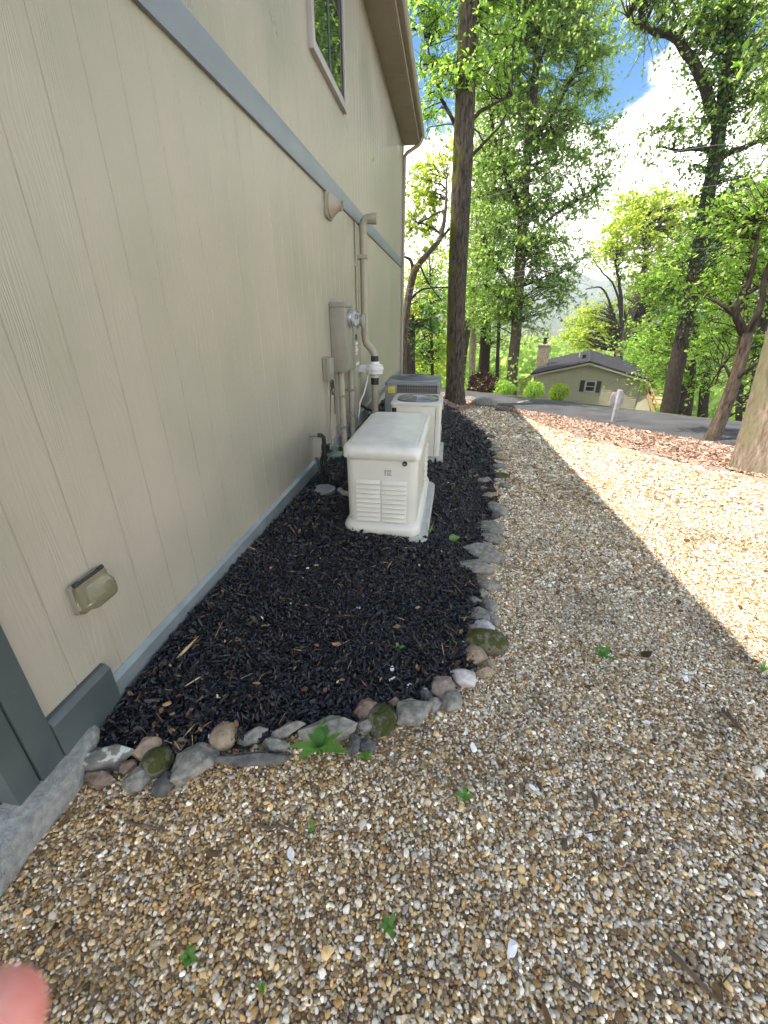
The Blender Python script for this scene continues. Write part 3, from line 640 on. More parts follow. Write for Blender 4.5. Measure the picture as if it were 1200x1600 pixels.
def ac_grey():
    x0, x1, y0, y1 = .43, 1.325, 7.03, 7.95; cx, cy = (x0+x1)/2, (y0+y1)/2; hx, hy = (x1-x0)/2, (y1-y0)/2
    gz = float(tz(1.0, 7.4)); H = .675
    t = thing('grey_air_conditioner', 'blue grey air conditioner with yellow sticker and wire grille sides', 'air conditioner', (cx, cy, 0))
    MB().box(-hx-.05, hx+.06, -hy-.06, hy+.06, gz-.1, gz+.06).build('pad', M['pad'], t, bevel=.01)
    MB().loft([rr(0, 0, hx-.03, hy-.03, .05, gz+.065, 5), rr(0, 0, hx-.03, hy-.03, .05, H-.05, 5)]).build('coil', M['coil'], t, True)
    MB().loft([rr(0, 0, hx, hy, .06, gz+.06, 6), rr(0, 0, hx, hy, .06, gz+.14, 6)]).build('base_rail', M['acgrey'], t, True)
    MB().loft([rr(0, 0, hx, hy, .06, H-.05, 6), rr(0, 0, hx+.006, hy+.006, .065, H-.045, 6), rr(0, 0, hx+.006, hy+.006, .065, H-.012, 6), rr(0, 0, hx-.02, hy-.02, .06, H+.006, 6), rr(0, 0, hx-.06, hy-.06, .3, H+.012, 6)]).build('top_cover', M['acgrey'], t, True)
    MB().box(-hx, -hx+.19, -hy, -hy+.1, gz+.13, H-.05).build('corner_panel', M['acgrey'], t, bevel=.004)
    for sx, sy in ((1,-1),(1,1),(-1,1)): MB().box(sx*hx-(.05 if sx > 0 else 0), sx*hx+(0 if sx > 0 else .05), sy*hy-(.05 if sy > 0 else 0), sy*hy+(0 if sy > 0 else .05), gz+.13, H-.05).build('corner_post', M['acgrey'], t, bevel=.004)
    for k in range(11): z = gz+.17+k*(H-.06-gz-.17)/10.5; MB().box(-hx+.19, hx-.05, -hy+.002, -hy+.010, z, z+.006).build('grille_wire', M['acgrey'], t)
    for k in range(16): x = -hx+.2+k*.041; MB().box(x, x+.005, -hy+.0, -hy+.0018, gz+.14, H-.05).build('grille_wire', M['acgrey'], t)
    for k in range(6): z = gz+.19+k*.08; MB().box(hx-.010, hx-.002, -hy+.05, hy-.05, z, z+.03).build('side_louver', M['acgrey'], t)
    MB().box(-hx+.05, -hx+.16, -hy-.002, -hy+.001, H-.17, H-.075).build('yellow_sticker', M['yellow'], t)
    for k in range(4): MB().box(-hx+.06, -hx+.14-.01*(k % 2), -hy-.003, -hy-.0021, H-.155+k*.02, H-.15+k*.02).build('printed_line', M['ink'], t)
    MB().lathe([(.40, H+.005), (.40, H+.014), (.36, H+.026), (.2, H+.05), (.05, H+.056)], 40).build('fan_grille', M['actop'], t, True)
    for k in range(10):
        r = .06+k*.034; th = np.linspace(0, 2*math.pi, 41); MB().tube(np.stack([r*np.cos(th), r*np.sin(th), 0*th+H+.060-.044*(r/.4)**2], -1), .004, 5, False).build('guard_ring', M['actop'], t, True)
    MB().box(hx-.004, hx+.07, -.2, -.05, .2, .36).build('disconnect_box', M['signpaint'], t, bevel=.006)
    MB().tube([(-hx-.02, -hy+.2, .2), (-hx-.2, -hy+.15, .16), (-hx-.33, -hy+.1, .22), (-cx+hx*0+.02, -hy+.05, .28)], .022, 8).build('line_set', M['rubber'], t, True)
ac_grey()

# ------------------------------------------------------------------ fieldstone border
def stone_mat(name, c1, c2, c3=None, t3=.6, bs=70):
    m = mat(name, c1, c2, .85, 26, bump=.9, bscale=bs, spec=.3, detail=9, lo=.38, hi=.62)
    if c3:
        t = m.node_tree; L = t.links.new; b = t.nodes['Principled BSDF']; src = b.inputs['Base Color'].links[0].from_socket
        tc = N(t, 'ShaderNodeTexCoord'); nz = N(t, 'ShaderNodeTexNoise'); nz.inputs['Scale'].default_value = 22; nz.inputs['Detail'].default_value = 4; L(tc.outputs['Object'], nz.inputs['Vector'])
        ge = N(t, 'ShaderNodeNewGeometry'); sp = N(t, 'ShaderNodeSeparateXYZ'); L(ge.outputs['Normal'], sp.inputs[0])
        ad = N(t, 'ShaderNodeMath', operation='MULTIPLY_ADD'); L(sp.outputs[2], ad.inputs[0]); ad.inputs[1].default_value = .22; L(nz.outputs[0], ad.inputs[2])
        mr = N(t, 'ShaderNodeMapRange'); L(ad.outputs[0], mr.inputs[0]); mr.inputs[1].default_value = t3; mr.inputs[2].default_value = t3+.06
        mx = N(t, 'ShaderNodeMix', data_type='RGBA'); L(mr.outputs[0], mx.inputs[0]); L(src, mx.inputs[6]); mx.inputs[7].default_value = (*c3, 1); L(mx.outputs[2], b.inputs['Base Color'])
    return m
S = {'g': stone_mat('grey_schist', (.15,.145,.125), (.29,.275,.24)), 'd': stone_mat('dark_schist', (.06,.062,.06), (.13,.128,.12)),
     't': stone_mat('tan_stone', (.24,.18,.125), (.36,.28,.20)), 'm': stone_mat('mossy_stone', (.10,.095,.07), (.17,.15,.11), (.05,.058,.012), .60),
     'l': stone_mat('lichen_stone', (.13,.125,.11), (.20,.19,.17), (.44,.46,.43), .715), 'p': stone_mat('pale_quartz', (.40,.37,.35), (.56,.54,.53)),
     'r': stone_mat('pink_brown_stone', (.20,.15,.13), (.30,.24,.215)), 'b': stone_mat('brown_stone', (.13,.09,.065), (.24,.18,.14))}
def stone_mesh(sx, sy, sz, rnd, seed, name):
    r = np.random.default_rng(seed); bm = bmesh.new()
    if rnd:
        bmesh.ops.create_icosphere(bm, subdivisions=3, radius=1.0)
        P = np.array([v.co for v in bm.verts]); k = 1+.10*fbm(P*1.1+seed, 3, seed)
        for v, q in zip(bm.verts, k): v.co *= q
    else:
        n = 15; pts = r.uniform(-1, 1, (n, 3)); pts[:, 2] *= .9
        pts /= np.maximum(1, (np.abs(pts)**4).sum(1)**.25)[:, None]; pts = pts/np.linalg.norm(pts, axis=1)[:, None]*r.uniform(.85, 1.12, (n, 1))
        pts = np.concatenate([pts, [(1, .1, .2), (-1, -.1, .1), (.1, 1, .1), (-.1, -1, .2), (.3, .2, .85), (-.3, -.2, .85), (0, 0, -.8)]])
        for q in pts: bm.verts.new(q)
        h = bmesh.ops.convex_hull(bm, input=bm.verts); bmesh.ops.delete(bm, geom=list({g for g in h['geom_interior']+h['geom_unused'] if isinstance(g, bmesh.types.BMVert)}), context='VERTS')
        bmesh.ops.dissolve_limit(bm, angle_limit=math.radians(14), verts=bm.verts, edges=bm.edges)
        bmesh.ops.bevel(bm, geom=list(bm.edges), offset=.035, segments=1, affect='EDGES', clamp_overlap=True)
        bmesh.ops.triangulate(bm, faces=bm.faces); bmesh.ops.subdivide_edges(bm, edges=bm.edges, cuts=1, use_grid_fill=False)
        P = np.array([v.co for v in bm.verts]); k = 1+.075*fbm(P*3.0+seed, 3, seed)
        for v, q in zip(bm.verts, k): v.co *= q
    for v in bm.verts: v.co = (v.co.x*sx, v.co.y*sy, v.co.z*sz)
    bmesh.ops.recalc_face_normals(bm, faces=bm.faces)
    me = bpy.data.meshes.new(name); bm.to_mesh(me); bm.free(); return me
border = thing('stone_border', 'winding border of loose grey fieldstones around the black mulch bed', 'stone border', (0, 0, 0))
# photo x, photo y, width, height in photo pixels, kind, rounded, turn
STONES = [(163,1180,92,46,'l',0,6),(230,1163,46,42,'t',0,25),(245,1184,50,48,'m',1,0),(305,1180,62,78,'g',0,-25),(350,1143,42,52,'t',1,0),(157,1212,52,30,'b',0,-12),(215,1211,42,40,'g',0,10),(258,1218,34,44,'d',0,0),
 (389,1182,128,30,'d',0,7),(396,1146,46,32,'g',0,25),(447,1137,62,30,'g',0,10),(512,1134,92,46,'g',0,4),(568,1104,44,40,'b',0,20),(598,1117,50,62,'m',0,0),(570,1129,30,30,'g',0,0),(554,1157,22,42,'d',0,0),(574,1159,28,32,'d',0,10),
 (645,1110,62,56,'g',0,25),(690,1068,38,44,'r',0,0),(705,1088,34,44,'g',0,-20),(722,1054,46,36,'p',0,-35),(743,1019,38,42,'t',0,-30),(760,1000,64,44,'m',1,-8),(757,977,32,28,'p',0,0),(736,979,20,16,'r',0,0),(755,1047,32,20,'t',0,0),(763,1032,22,26,'t',0,0),
 (752,956,44,42,'g',0,0),(741,936,34,24,'g',0,-20),(764,940,28,32,'g',0,0),(751,921,24,22,'g',0,-20),(763,909,40,26,'g',0,-20),(742,882,58,34,'g',0,-15),(757,860,64,40,'g',0,-22),(768,838,40,24,'g',0,-28),(764,818,46,44,'g',0,0),(778,788,32,46,'g',0,10),
 (763,772,30,20,'t',0,0),(757,748,26,24,'g',0,-40),(781,741,30,17,'m',0,0),(777,727,30,16,'g',0,0),(782,714,28,16,'t',0,0),(772,702,28,15,'g',0,0),(768,691,26,13,'g',0,0),(761,681,26,12,'d',0,0),(751,672,24,11,'g',0,0),(742,664,22,10,'b',0,0),(731,656,22,9,'g',0,0),(719,649,22,8,'d',0,0),(708,643,20,8,'b',0,0),
 (614,1096,26,20,'b',0,0),(664,1083,24,22,'d',0,0),(677,1096,26,26,'g',0,0),(430,1160,40,20,'g',0,-8),(330,1165,30,30,'b',0,0),(282,1160,28,30,'b',0,15),(200,1196,26,18,'b',0,0),(735,1002,22,20,'g',0,0),(770,965,24,24,'g',0,10),(748,900,26,18,'b',0,0),(772,800,22,20,'d',0,0),(752,760,22,16,'b',0,0),(786,755,18,18,'g',0,0)]
for k, (px, py, w, h, kd, rd, turn) in enumerate(STONES):
    P = hit(px, py+h*.15, .03); s = ppm(P); v = CAM-P; el = math.asin(v[2]/np.linalg.norm(v))
    sx = w/s/2*1.06; sz = max(.036, .50*min(w, h/max(.5, math.sin(el)))/s/2+.018); sy = min(max(.03, (h/s/2-sz*math.cos(el)*.45)/max(.42, math.sin(el))), sx*1.7)
    if px > 690 and py < 965: sz *= .62
    me = stone_mesh(sx, sy, sz, rd, 40+k*3, 'stone'); me.materials.append(S[kd])
    if rd: me.polygons.foreach_set('use_smooth', [True]*len(me.polygons))
    else:
        me.polygons.foreach_set('use_smooth', [True]*len(me.polygons)); me.set_sharp_from_angle(angle=math.radians(16))
    o = bpy.data.objects.new('stone', me); o.location = (P[0], P[1], float(tz(P[0], P[1]))+sz*.62)
    o.rotation_euler = (random.uniform(-.15, .15), random.uniform(-.15, .15), YAW+math.radians(turn)); link(o, border)
edge2 = thing('flagstone_edging', 'flat tan flagstones edging the sunlit gravel beside the bark litter', 'stone edging', (0, 0, 0))
for k, (px, py, w, h) in enumerate([(812,652,34,7),(850,664,30,7),(880,674,36,8),(915,683,40,8),(950,693,36,8),(985,700,40,9),(1020,709,44,9),(1052,716,38,10),(1085,724,42,10),(1118,733,40,10),(1160,745,46,11),(1195,752,40,12),(1030,722,30,7),(1100,739,32,8)]):
    P = hit(px, py, .02); s = ppm(P); me = stone_mesh(w/s/2, w/s/2*.62, .035, 0, 700+k, 'stone'); me.materials.append(S['t' if k % 3 else 'r'])
    o = bpy.data.objects.new('stone', me); o.location = (P[0], P[1], float(tz(P[0], P[1]))+.014); o.rotation_euler = (0, 0, random.uniform(-.5, .3)-.6); link(o, edge2)
for k, (px, py, w, h, lab) in enumerate([(757,632,46,20,'grey boulder at the shadow corner near the big trunk'), (733,624,26,9,'low flat rock beside the foot of the mossy trunk'), (786,640,26,9,'small brown rock at the edge of the house shadow'), (820,630,26,8,'small flat rock lying at the edge of the asphalt')]):
    P = hit(px, py, .05); s = ppm(P); sx = w/s/2; me = stone_mesh(sx, sx*.7, max(.06, h/s*.62), 0, 900+k, 'boulder'); me.materials.append(S['g' if k != 2 else 'b'])
    o = bpy.data.objects.new('boulder', me); o.location = (P[0], P[1], float(tz(P[0], P[1]))+.05); link(o); tag(o, lab, 'rock', 'rocks by the road')

# ------------------------------------------------------------------ scattered ground cover (stuff, instanced)
def scatter(name, P, rot, scl, col, mat_, kind='pebble', variants=5):
    me = bpy.data.meshes.new(name); n = len(P); me.vertices.add(n); me.vertices.foreach_set('co', np.asarray(P, np.float32).ravel())
    for nm, ty, arr, key in (('rot', 'FLOAT_VECTOR', rot, 'vector'), ('scl', 'FLOAT_VECTOR', scl, 'vector'), ('col', 'FLOAT_COLOR', np.concatenate([col, np.ones((n, 1))], 1), 'color')):
        me.attributes.new(nm, ty, 'POINT').data.foreach_set(key, np.asarray(arr, np.float32).ravel())
    me.attributes.new('idx', 'INT', 'POINT').data.foreach_set('value', RNG.integers(0, variants, n).astype(np.int32))
    o = bpy.data.objects.new(name, me); link(o); me.materials.append(mat_)
    g = bpy.data.node_groups.new(name+'_scatter', 'GeometryNodeTree'); L = g.links.new
    g.interface.new_socket('Geometry', in_out='INPUT', socket_type='NodeSocketGeometry'); g.interface.new_socket('Geometry', in_out='OUTPUT', socket_type='NodeSocketGeometry')
    gi = N(g, 'NodeGroupInput'); go = N(g, 'NodeGroupOutput'); jn = N(g, 'GeometryNodeJoinGeometry'); iop = N(g, 'GeometryNodeInstanceOnPoints')
    for k in range(variants):
        if kind == 'pebble': pr = N(g, 'GeometryNodeMeshIcoSphere'); pr.inputs['Radius'].default_value = 1; pr.inputs['Subdivisions'].default_value = 2
        elif kind == 'chip': pr = N(g, 'GeometryNodeMeshCube'); pr.inputs['Size'].default_value = (1.6, 1.6, 1.6); pr.inputs['Vertices X'].default_value = 3; pr.inputs['Vertices Y'].default_value = 2; pr.inputs['Vertices Z'].default_value = 2
        else: pr = N(g, 'GeometryNodeMeshCircle', fill_type='TRIANGLE_FAN'); pr.inputs['Vertices'].default_value = 8; pr.inputs['Radius'].default_value = 1.1
        sp = N(g, 'GeometryNodeSetPosition'); ps = N(g, 'GeometryNodeInputPosition'); ad = N(g, 'ShaderNodeVectorMath', operation='ADD'); L(ps.outputs[0], ad.inputs[0]); ad.inputs[1].default_value = (k*7.3, k*3.1+2, k*5.7)
        nz = N(g, 'ShaderNodeTexNoise'); nz.inputs['Scale'].default_value = {'pebble': .75, 'chip': 1.1, 'flake': .8}[kind]; nz.inputs['Detail'].default_value = 2; L(ad.outputs[0], nz.inputs['Vector'])
        sb = N(g, 'ShaderNodeVectorMath', operation='SUBTRACT'); L(nz.outputs['Color'], sb.inputs[0]); sb.inputs[1].default_value = (.5, .5, .5)
        sc = N(g, 'ShaderNodeVectorMath', operation='SCALE'); L(sb.outputs[0], sc.inputs[0]); sc.inputs['Scale'].default_value = {'pebble': 1.15, 'chip': 1.7, 'flake': 1.5}[kind]
        L(pr.outputs['Mesh'], sp.inputs['Geometry']); L(sc.outputs[0], sp.inputs['Offset'])
        sh = N(g, 'GeometryNodeSetShadeSmooth'); sh.inputs['Shade Smooth'].default_value = kind == 'pebble'; L(sp.outputs[0], sh.inputs[0])
        sm = N(g, 'GeometryNodeSetMaterial'); sm.inputs['Material'].default_value = mat_; L(sh.outputs[0], sm.inputs[0])
        gt = N(g, 'GeometryNodeGeometryToInstance'); L(sm.outputs[0], gt.inputs[0]); L(gt.outputs[0], jn.inputs[0])
    def attr(nm, ty):
        a = N(g, 'GeometryNodeInputNamedAttribute', data_type=ty); a.inputs['Name'].default_value = nm; return a.outputs[0]
    er = N(g, 'FunctionNodeEulerToRotation'); L(attr('rot', 'FLOAT_VECTOR'), er.inputs[0])
    L(gi.outputs[0], iop.inputs['Points']); L(jn.outputs[0], iop.inputs['Instance']); iop.inputs['Pick Instance'].default_value = True
    L(attr('idx', 'INT'), iop.inputs['Instance Index']); L(er.outputs[0], iop.inputs['Rotation']); L(attr('scl', 'FLOAT_VECTOR'), iop.inputs['Scale'])
    L(iop.outputs[0], go.inputs[0])
    md = o.modifiers.new('scatter', 'NODES'); md.node_group = g
    return o
def in_view(x, y, z, m=200):
    v = np.stack([x-CAM[0], y-CAM[1], z-CAM[2]], -1); d = v@CW; u = 600+FPX*(v@CR)/np.maximum(d, 1e-3); w = 800-FPX*(v@CU)/np.maximum(d, 1e-3)
    return (d > .25) & (u > -m) & (u < 1200+m) & (w < 1600+m) & (w > 300)
def jgrid(x0, x1, y0, y1, s, rng=RNG):
    X, Y = np.meshgrid(np.arange(x0, x1, s), np.arange(y0, y1, s*.9)); X = X.ravel(); Y = Y.ravel()
    return X+rng.uniform(-.55, .55, X.size)*s, Y+rng.uniform(-.55, .55, X.size)*s
def far_of_path(x, y, P):
    """distance to a polyline"""
    d = np.full(x.shape, 1e9)
    for a, b in zip(P[:-1], P[1:]):
        a = np.array(a); b = np.array(b); ab = b-a; t = np.clip(((x-a[0])*ab[0]+(y-a[1])*ab[1])/(ab@ab+1e-9), 0, 1)
        d = np.minimum(d, np.hypot(x-a[0]-t*ab[0], y-a[1]-t*ab[1]))
    return d
def gravel():
    xs, ys, sz = [], [], []
    for (a, b, s, r) in ((-.8, 2.6, .0086, .0051), (2.6, 4.6, .0130, .0074), (4.6, 8.2, .024, .0130), (8.2, 13.5, .040, .021)):
        x, y = jgrid(-.2, 8.6, a, b, s); xs.append(x); ys.append(y); sz.append(np.full(x.size, r))
    x, y = jgrid(-.2, 4.6, -.6, 2.6, .030); xs.append(x); ys.append(y); sz.append(np.full(x.size, .0070))      # some larger stones on top
    x = np.concatenate(xs); y = np.concatenate(ys); r = np.concatenate(sz)
    k = inpoly(GRAVEL, x, y) & ~((x < .115) & (y < 1.12)); x, y, r = x[k], y[k], r[k]
    k = in_view(x, y, tz(x, y)); x, y, r = x[k], y[k], r[k]; n = len(x)
    r = r*np.exp(RNG.normal(0, .28, n)); el = RNG.uniform(.75, 1.5, n)
    scl = np.stack([r*el, r/np.sqrt(el)*RNG.uniform(.85, 1.1, n), r*RNG.uniform(.5, .85, n)], -1)
    rot = np.stack([RNG.normal(0, .45, n), RNG.normal(0, .45, n), RNG.uniform(0, 6.28, n)], -1)
    P = np.stack([x, y, tz(x, y)+.005+RNG.uniform(-.003, .006, n)], -1)
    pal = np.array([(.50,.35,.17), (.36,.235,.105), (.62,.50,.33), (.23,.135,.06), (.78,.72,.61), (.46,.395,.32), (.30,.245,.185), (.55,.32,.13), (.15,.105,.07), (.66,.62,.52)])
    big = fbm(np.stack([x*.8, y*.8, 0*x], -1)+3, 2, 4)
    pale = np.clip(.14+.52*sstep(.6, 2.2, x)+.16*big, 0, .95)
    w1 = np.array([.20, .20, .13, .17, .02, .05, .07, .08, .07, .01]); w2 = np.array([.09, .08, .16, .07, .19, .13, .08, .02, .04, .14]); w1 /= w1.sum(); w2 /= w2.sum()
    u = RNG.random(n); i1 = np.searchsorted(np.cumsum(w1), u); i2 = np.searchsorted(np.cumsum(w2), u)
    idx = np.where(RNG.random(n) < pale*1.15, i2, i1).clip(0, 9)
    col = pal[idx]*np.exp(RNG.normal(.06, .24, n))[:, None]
    # trodden patches with dark debris between the stones
    dk = fbm(np.stack([x*2.6, y*2.6, 0*x], -1)+11, 3, 8); col = col*(1-.22*sstep(.2, .75, dk))[:, None]; P[:, 2] -= .006*sstep(.35, .8, dk)*RNG.random(n)
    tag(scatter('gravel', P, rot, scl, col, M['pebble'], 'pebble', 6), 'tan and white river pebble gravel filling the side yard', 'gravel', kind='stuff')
gravel()
def mulch():
    xs, ys, sz = [], [], []
    for (a, b, s, r) in ((.8, 2.7, .0130, .0080), (2.7, 5.2, .0185, .0110), (5.2, 14.5, .038, .023)):
        x, y = jgrid(0, 2.4, a, b, s); xs.append(x); ys.append(y); sz.append(np.full(x.size, r))
    x = np.concatenate(xs); y = np.concatenate(ys); r = np.concatenate(sz)
    k = inpoly(MULCH, x, y) & (x > .05) & in_view(x, y, tz(x, y)); x, y, r = x[k], y[k], r[k]; n = len(x)
    k = ~((np.abs(x-.97) < .30) & (np.abs(y-3.72) < .62)); x, y, r = x[k], y[k], r[k]; n = len(x)
    r = r*np.exp(RNG.normal(0, .3, n)); el = RNG.uniform(.8, 3.0, n)
    scl = np.stack([r*el, r/el**.5*.75, r*RNG.uniform(.3, .65, n)], -1); rot = np.stack([RNG.normal(0, .6, n), RNG.normal(0, .6, n), RNG.uniform(0, 6.28, n)], -1)
    P = np.stack([x, y, tz(x, y)+.03+RNG.uniform(-.006, .012, n)], -1)
    col = np.outer(np.exp(RNG.normal(0, .4, n)), (.0070, .0076, .0125))
    br = RNG.random(n) < .012+.03*sstep(2.6, 5, y)+.04*sstep(.3, .8, fbm(np.stack([x*2.2, y*2.2, 0*x], -1)+31, 3, 21)); col[br] = np.array([(.075, .045, .026)])*np.exp(RNG.normal(0, .4, (br.sum(), 1)))
    tag(scatter('rubber_mulch', P, rot, scl, col, M['chip'], 'chip', 5), 'black rubber mulch chips filling the bed along the wall', 'mulch', kind='stuff')
mulch()
def bark_litter():
    x, y = jgrid(.5, 10, 2, 16, .026); k = inpoly(LEAFBED, x, y) & in_view(x, y, tz(x, y)); x, y = x[k], y[k]; n = len(x)
    r = .0125*np.exp(RNG.normal(0, .45, n)); scl = np.stack([r*RNG.uniform(.9, 2, n), r*.7, r], -1); rot = np.stack([RNG.normal(0, .4, n), RNG.normal(0, .4, n), RNG.uniform(0, 6.28, n)], -1)
    P = np.stack([x, y, tz(x, y)+.026+RNG.uniform(-.004, .014, n)], -1)
    pal = np.array([(.40,.27,.21), (.30,.195,.15), (.50,.37,.30), (.20,.13,.10), (.45,.33,.24)]); col = pal[RNG.integers(0, 5, n)]*np.exp(RNG.normal(0, .2, n))[:, None]
    tag(scatter('bark_litter', P, rot, scl, col, M['litter'], 'flake', 4), 'reddish brown bark and leaf litter between gravel and road', 'leaf litter', kind='stuff')
    # dry leaf scraps and twig bits caught in the mulch and in the gravel
    xs = np.concatenate([RNG.uniform(0.06, 2.2, 1500), RNG.uniform(.1, 5, 2400)]); ys = np.concatenate([.95+RNG.uniform(0, 1, 1500)**1.4*8, RNG.uniform(.2, 8, 2400)])
    im = inpoly(MULCH, xs, ys); ig = inpoly(GRAVEL, xs, ys) & ~((xs < .13) & (ys < 1.15)); first = np.arange(3900) < 1500
    k = (first & im) | (~first & ig); xs, ys, im = xs[k], ys[k], im[k]; n = len(xs)
    r = np.where(im, .0085, .0085)*np.exp(RNG.normal(0, .45, n)); thin = RNG.random(n) < .6
    scl = np.stack([r*np.where(thin, 2.6, 1.1), r*np.where(thin, .13, .6), r], -1); rot = np.stack([RNG.normal(0, .35, n), RNG.normal(0, .35, n), RNG.uniform(0, 6.28, n)], -1)
    P = np.stack([xs, ys, tz(xs, ys)+np.where(im, .052, .024)], -1)
    pal = np.array([(.30,.18,.085), (.40,.27,.13), (.18,.10,.05), (.46,.36,.20), (.24,.13,.07)]); col = pal[RNG.integers(0, 5, n)]*np.where(im, .8, .45)[:, None]*np.exp(RNG.normal(0, .25, n))[:, None]
    tag(scatter('dry_leaf_scraps', P, rot, scl, col, M['litter'], 'flake', 5), 'brown dry leaf scraps and twig bits strewn over mulch and gravel', 'leaf litter', kind='stuff')
    px = [(840,1240),(832,1232),(922,1310),(455,1335),(613,1046),(640,1075),(612,1062),(664,1078),(740,1170),(700,780),(700,755),(676,770),(724,747),(704,800),(730,690),(800,1482),(1080,1135),(1070,1060),(345,870),(355,985),(480,890),(560,950),(640,930),(695,705),(735,712),(720,735),(330,1150),(150,1160),(1150,1240),(1010,1130)]
    Pp = np.array([hit(*q, .035) for q in px]); n = len(Pp); r = RNG.uniform(.009, .017, n)
    tag(scatter('fallen_petals', Pp+np.array([0, 0, .006]), np.stack([RNG.normal(0, .3, n), RNG.normal(0, .3, n), RNG.uniform(0, 6, n)], -1), np.stack([r*1.2, r*.75, r], -1), np.tile((.78, .79, .80), (n, 1)), M['litter'], 'flake', 3), 'white fallen petals scattered on mulch and gravel', 'petals', kind='stuff')
bark_litter()

# ------------------------------------------------------------------ weeds and twigs
M['weed'] = leaf_mat('weed_leaf', (.06,.16,.028), (.10,.23,.045), .35)
M['weedpale'] = leaf_mat('hosta_leaf', (.10,.22,.06), (.14,.27,.09), .3)
def leaf_blade(L_, w, bend, fold=.25, n=5):
    V, F = [], []
    for i in range(n+1):
        t = i/n; ww = w*math.sin(math.pi*min(1, .08+t*.92))**.8*(1-.25*t); z = bend*math.sin(t*2.2)*L_*.5
        V += [(t*L_, -ww, z+fold*ww), (t*L_, 0, z), (t*L_, ww, z+fold*ww)]
    for i in range(n):
        for j in (0, 1): a = i*3+j; F.append((a, a+3, a+4, a+1))
    return V, F
def weed(px, py, size_px, nl, label, wide=.32, m='weed', flat=.3):
    P = hit(px, py, .02); s = size_px/ppm(P)/2
    t = thing('weed_plant', label, 'weed', P, random.uniform(0, 6), 'weeds in the gravel and mulch')
    MB().tube([(0, 0, -.02), (0, 0, s*.3)], max(.0012, s*.03), 5).build('stem', M[m], t)
    for k in range(nl):
        V, F = leaf_blade(s*random.uniform(.5, 1.15), s*wide*random.uniform(.7, 1.15), random.uniform(.1, .6))
        o = MB().add(V, F).build('leaf', M[m], t, True); o.rotation_euler = (random.uniform(-.2, .2), -flat+random.uniform(-.25, .2), k*6.283/nl+random.uniform(-.3, .3)); o.location = (0, 0, s*.28)
weed(500,1178,100,8,'large green leafy weed at the front of the stone border', .19)
weed(571,1188,34,4,'small green weed on gravel beside the large leafy weed')
weed(607,1452,42,6,'dark green star shaped weed in the near middle gravel', .22)
weed(295,1500,40,6,'dark green weed in gravel close to the fingertip', .25)
weed(725,1248,30,4,'small bright green weed in gravel right of the stones')
weed(940,1030,46,9,'low green weed clump in shaded gravel on the right', .16)
weed(708,850,34,3,'pale broad leaf plant right of the generator pad', .45, 'weedpale', .6)
weed(672,838,30,8,'grassy green tuft at the corner of the generator pad', .10, 'weedpale', .9)
weed(622,1016,24,4,'tiny green seedling in the middle of the black mulch', .3, 'weedpale')
weed(410,1545,26,3,'small green leaf sprig near the bottom edge of the gravel', .3)
weed(487,1298,26,3,'green scrap of weed beside a twig in the gravel', .3)
weed(1188,1055,44,10,'green grass tuft at the shadow edge far right', .09, 'weedpale', .8)
weed(705,1005,18,4,'little seedling sprouting beside the mossy border stone', .35, 'weedpale')
M['twig'] = mat('twig_bark', (.07,.05,.035), (.14,.11,.085), .9, 30)
for k, (a, b, r, lab) in enumerate([((195,1283),(262,1299),.006,'curved brown twig in gravel below the footing'), ((405,1290),(468,1304),.007,'short grey twig lying in the left middle gravel'), ((1040,1480),(1120,1565),.008,'long dark stick in the lower right gravel'), ((672,1330),(674,1395),.004,'thin pale twig upright in the centre gravel'), ((925,1240),(931,1268),.011,'flat grey bark sliver on the right gravel'), ((880,1530),(920,1552),.005,'thin twig near the bottom right edge'), ((330,1080),(385,1050),.004,'thin pale twig on the black mulch'), ((1128,1110),(1165,1150),.009,'dark twig clump in shaded gravel at right')]):
    A = hit(*a, .02); B = hit(*b, .02); m_ = (A+B)/2+np.array([random.uniform(-.01, .01), random.uniform(-.01, .01), .012]); q = A+(B-A)*.25+np.array([.004, -.006, .008])
    o = MB().tube([A+np.array([0, 0, .004]), q, m_, B+np.array([0, 0, .006])], [r*.7, r, r*.9, r*.5], 7).build('twig', M['twig'], None, True); tag(o, lab, 'twig', 'twigs on the ground')

# ------------------------------------------------------------------ trees
LEAF = {'green': leaf_mat('green_leaves', (.10,.17,.036), (.21,.285,.075), .6), 'bright': leaf_mat('spring_leaves', (.11,.20,.028), (.21,.31,.06), .6),
        'yellow': leaf_mat('yellow_green_leaves', (.17,.225,.028), (.29,.33,.065), .6), 'dark': leaf_mat('ivy_leaves', (.03,.08,.018), (.065,.15,.028), .4),
        'purple': leaf_mat('plum_leaves', (.055,.018,.026), (.10,.035,.042), .3), 'lime': leaf_mat('lime_shrub_leaves', (.15,.24,.02), (.25,.33,.035), .35)}
BARK = {'mossy': bark_mat('mossy_bark', (.020,.016,.013), (.13,.108,.088), (.11,.11,.018)), 'brown': bark_mat('brown_bark', (.04,.03,.023), (.17,.135,.105)),
        'pale': bark_mat('pale_bark', (.16,.115,.09), (.44,.36,.30), (.22,.22,.13), 1.2), 'dark': bark_mat('dark_bark', (.022,.018,.015), (.07,.055,.045))}
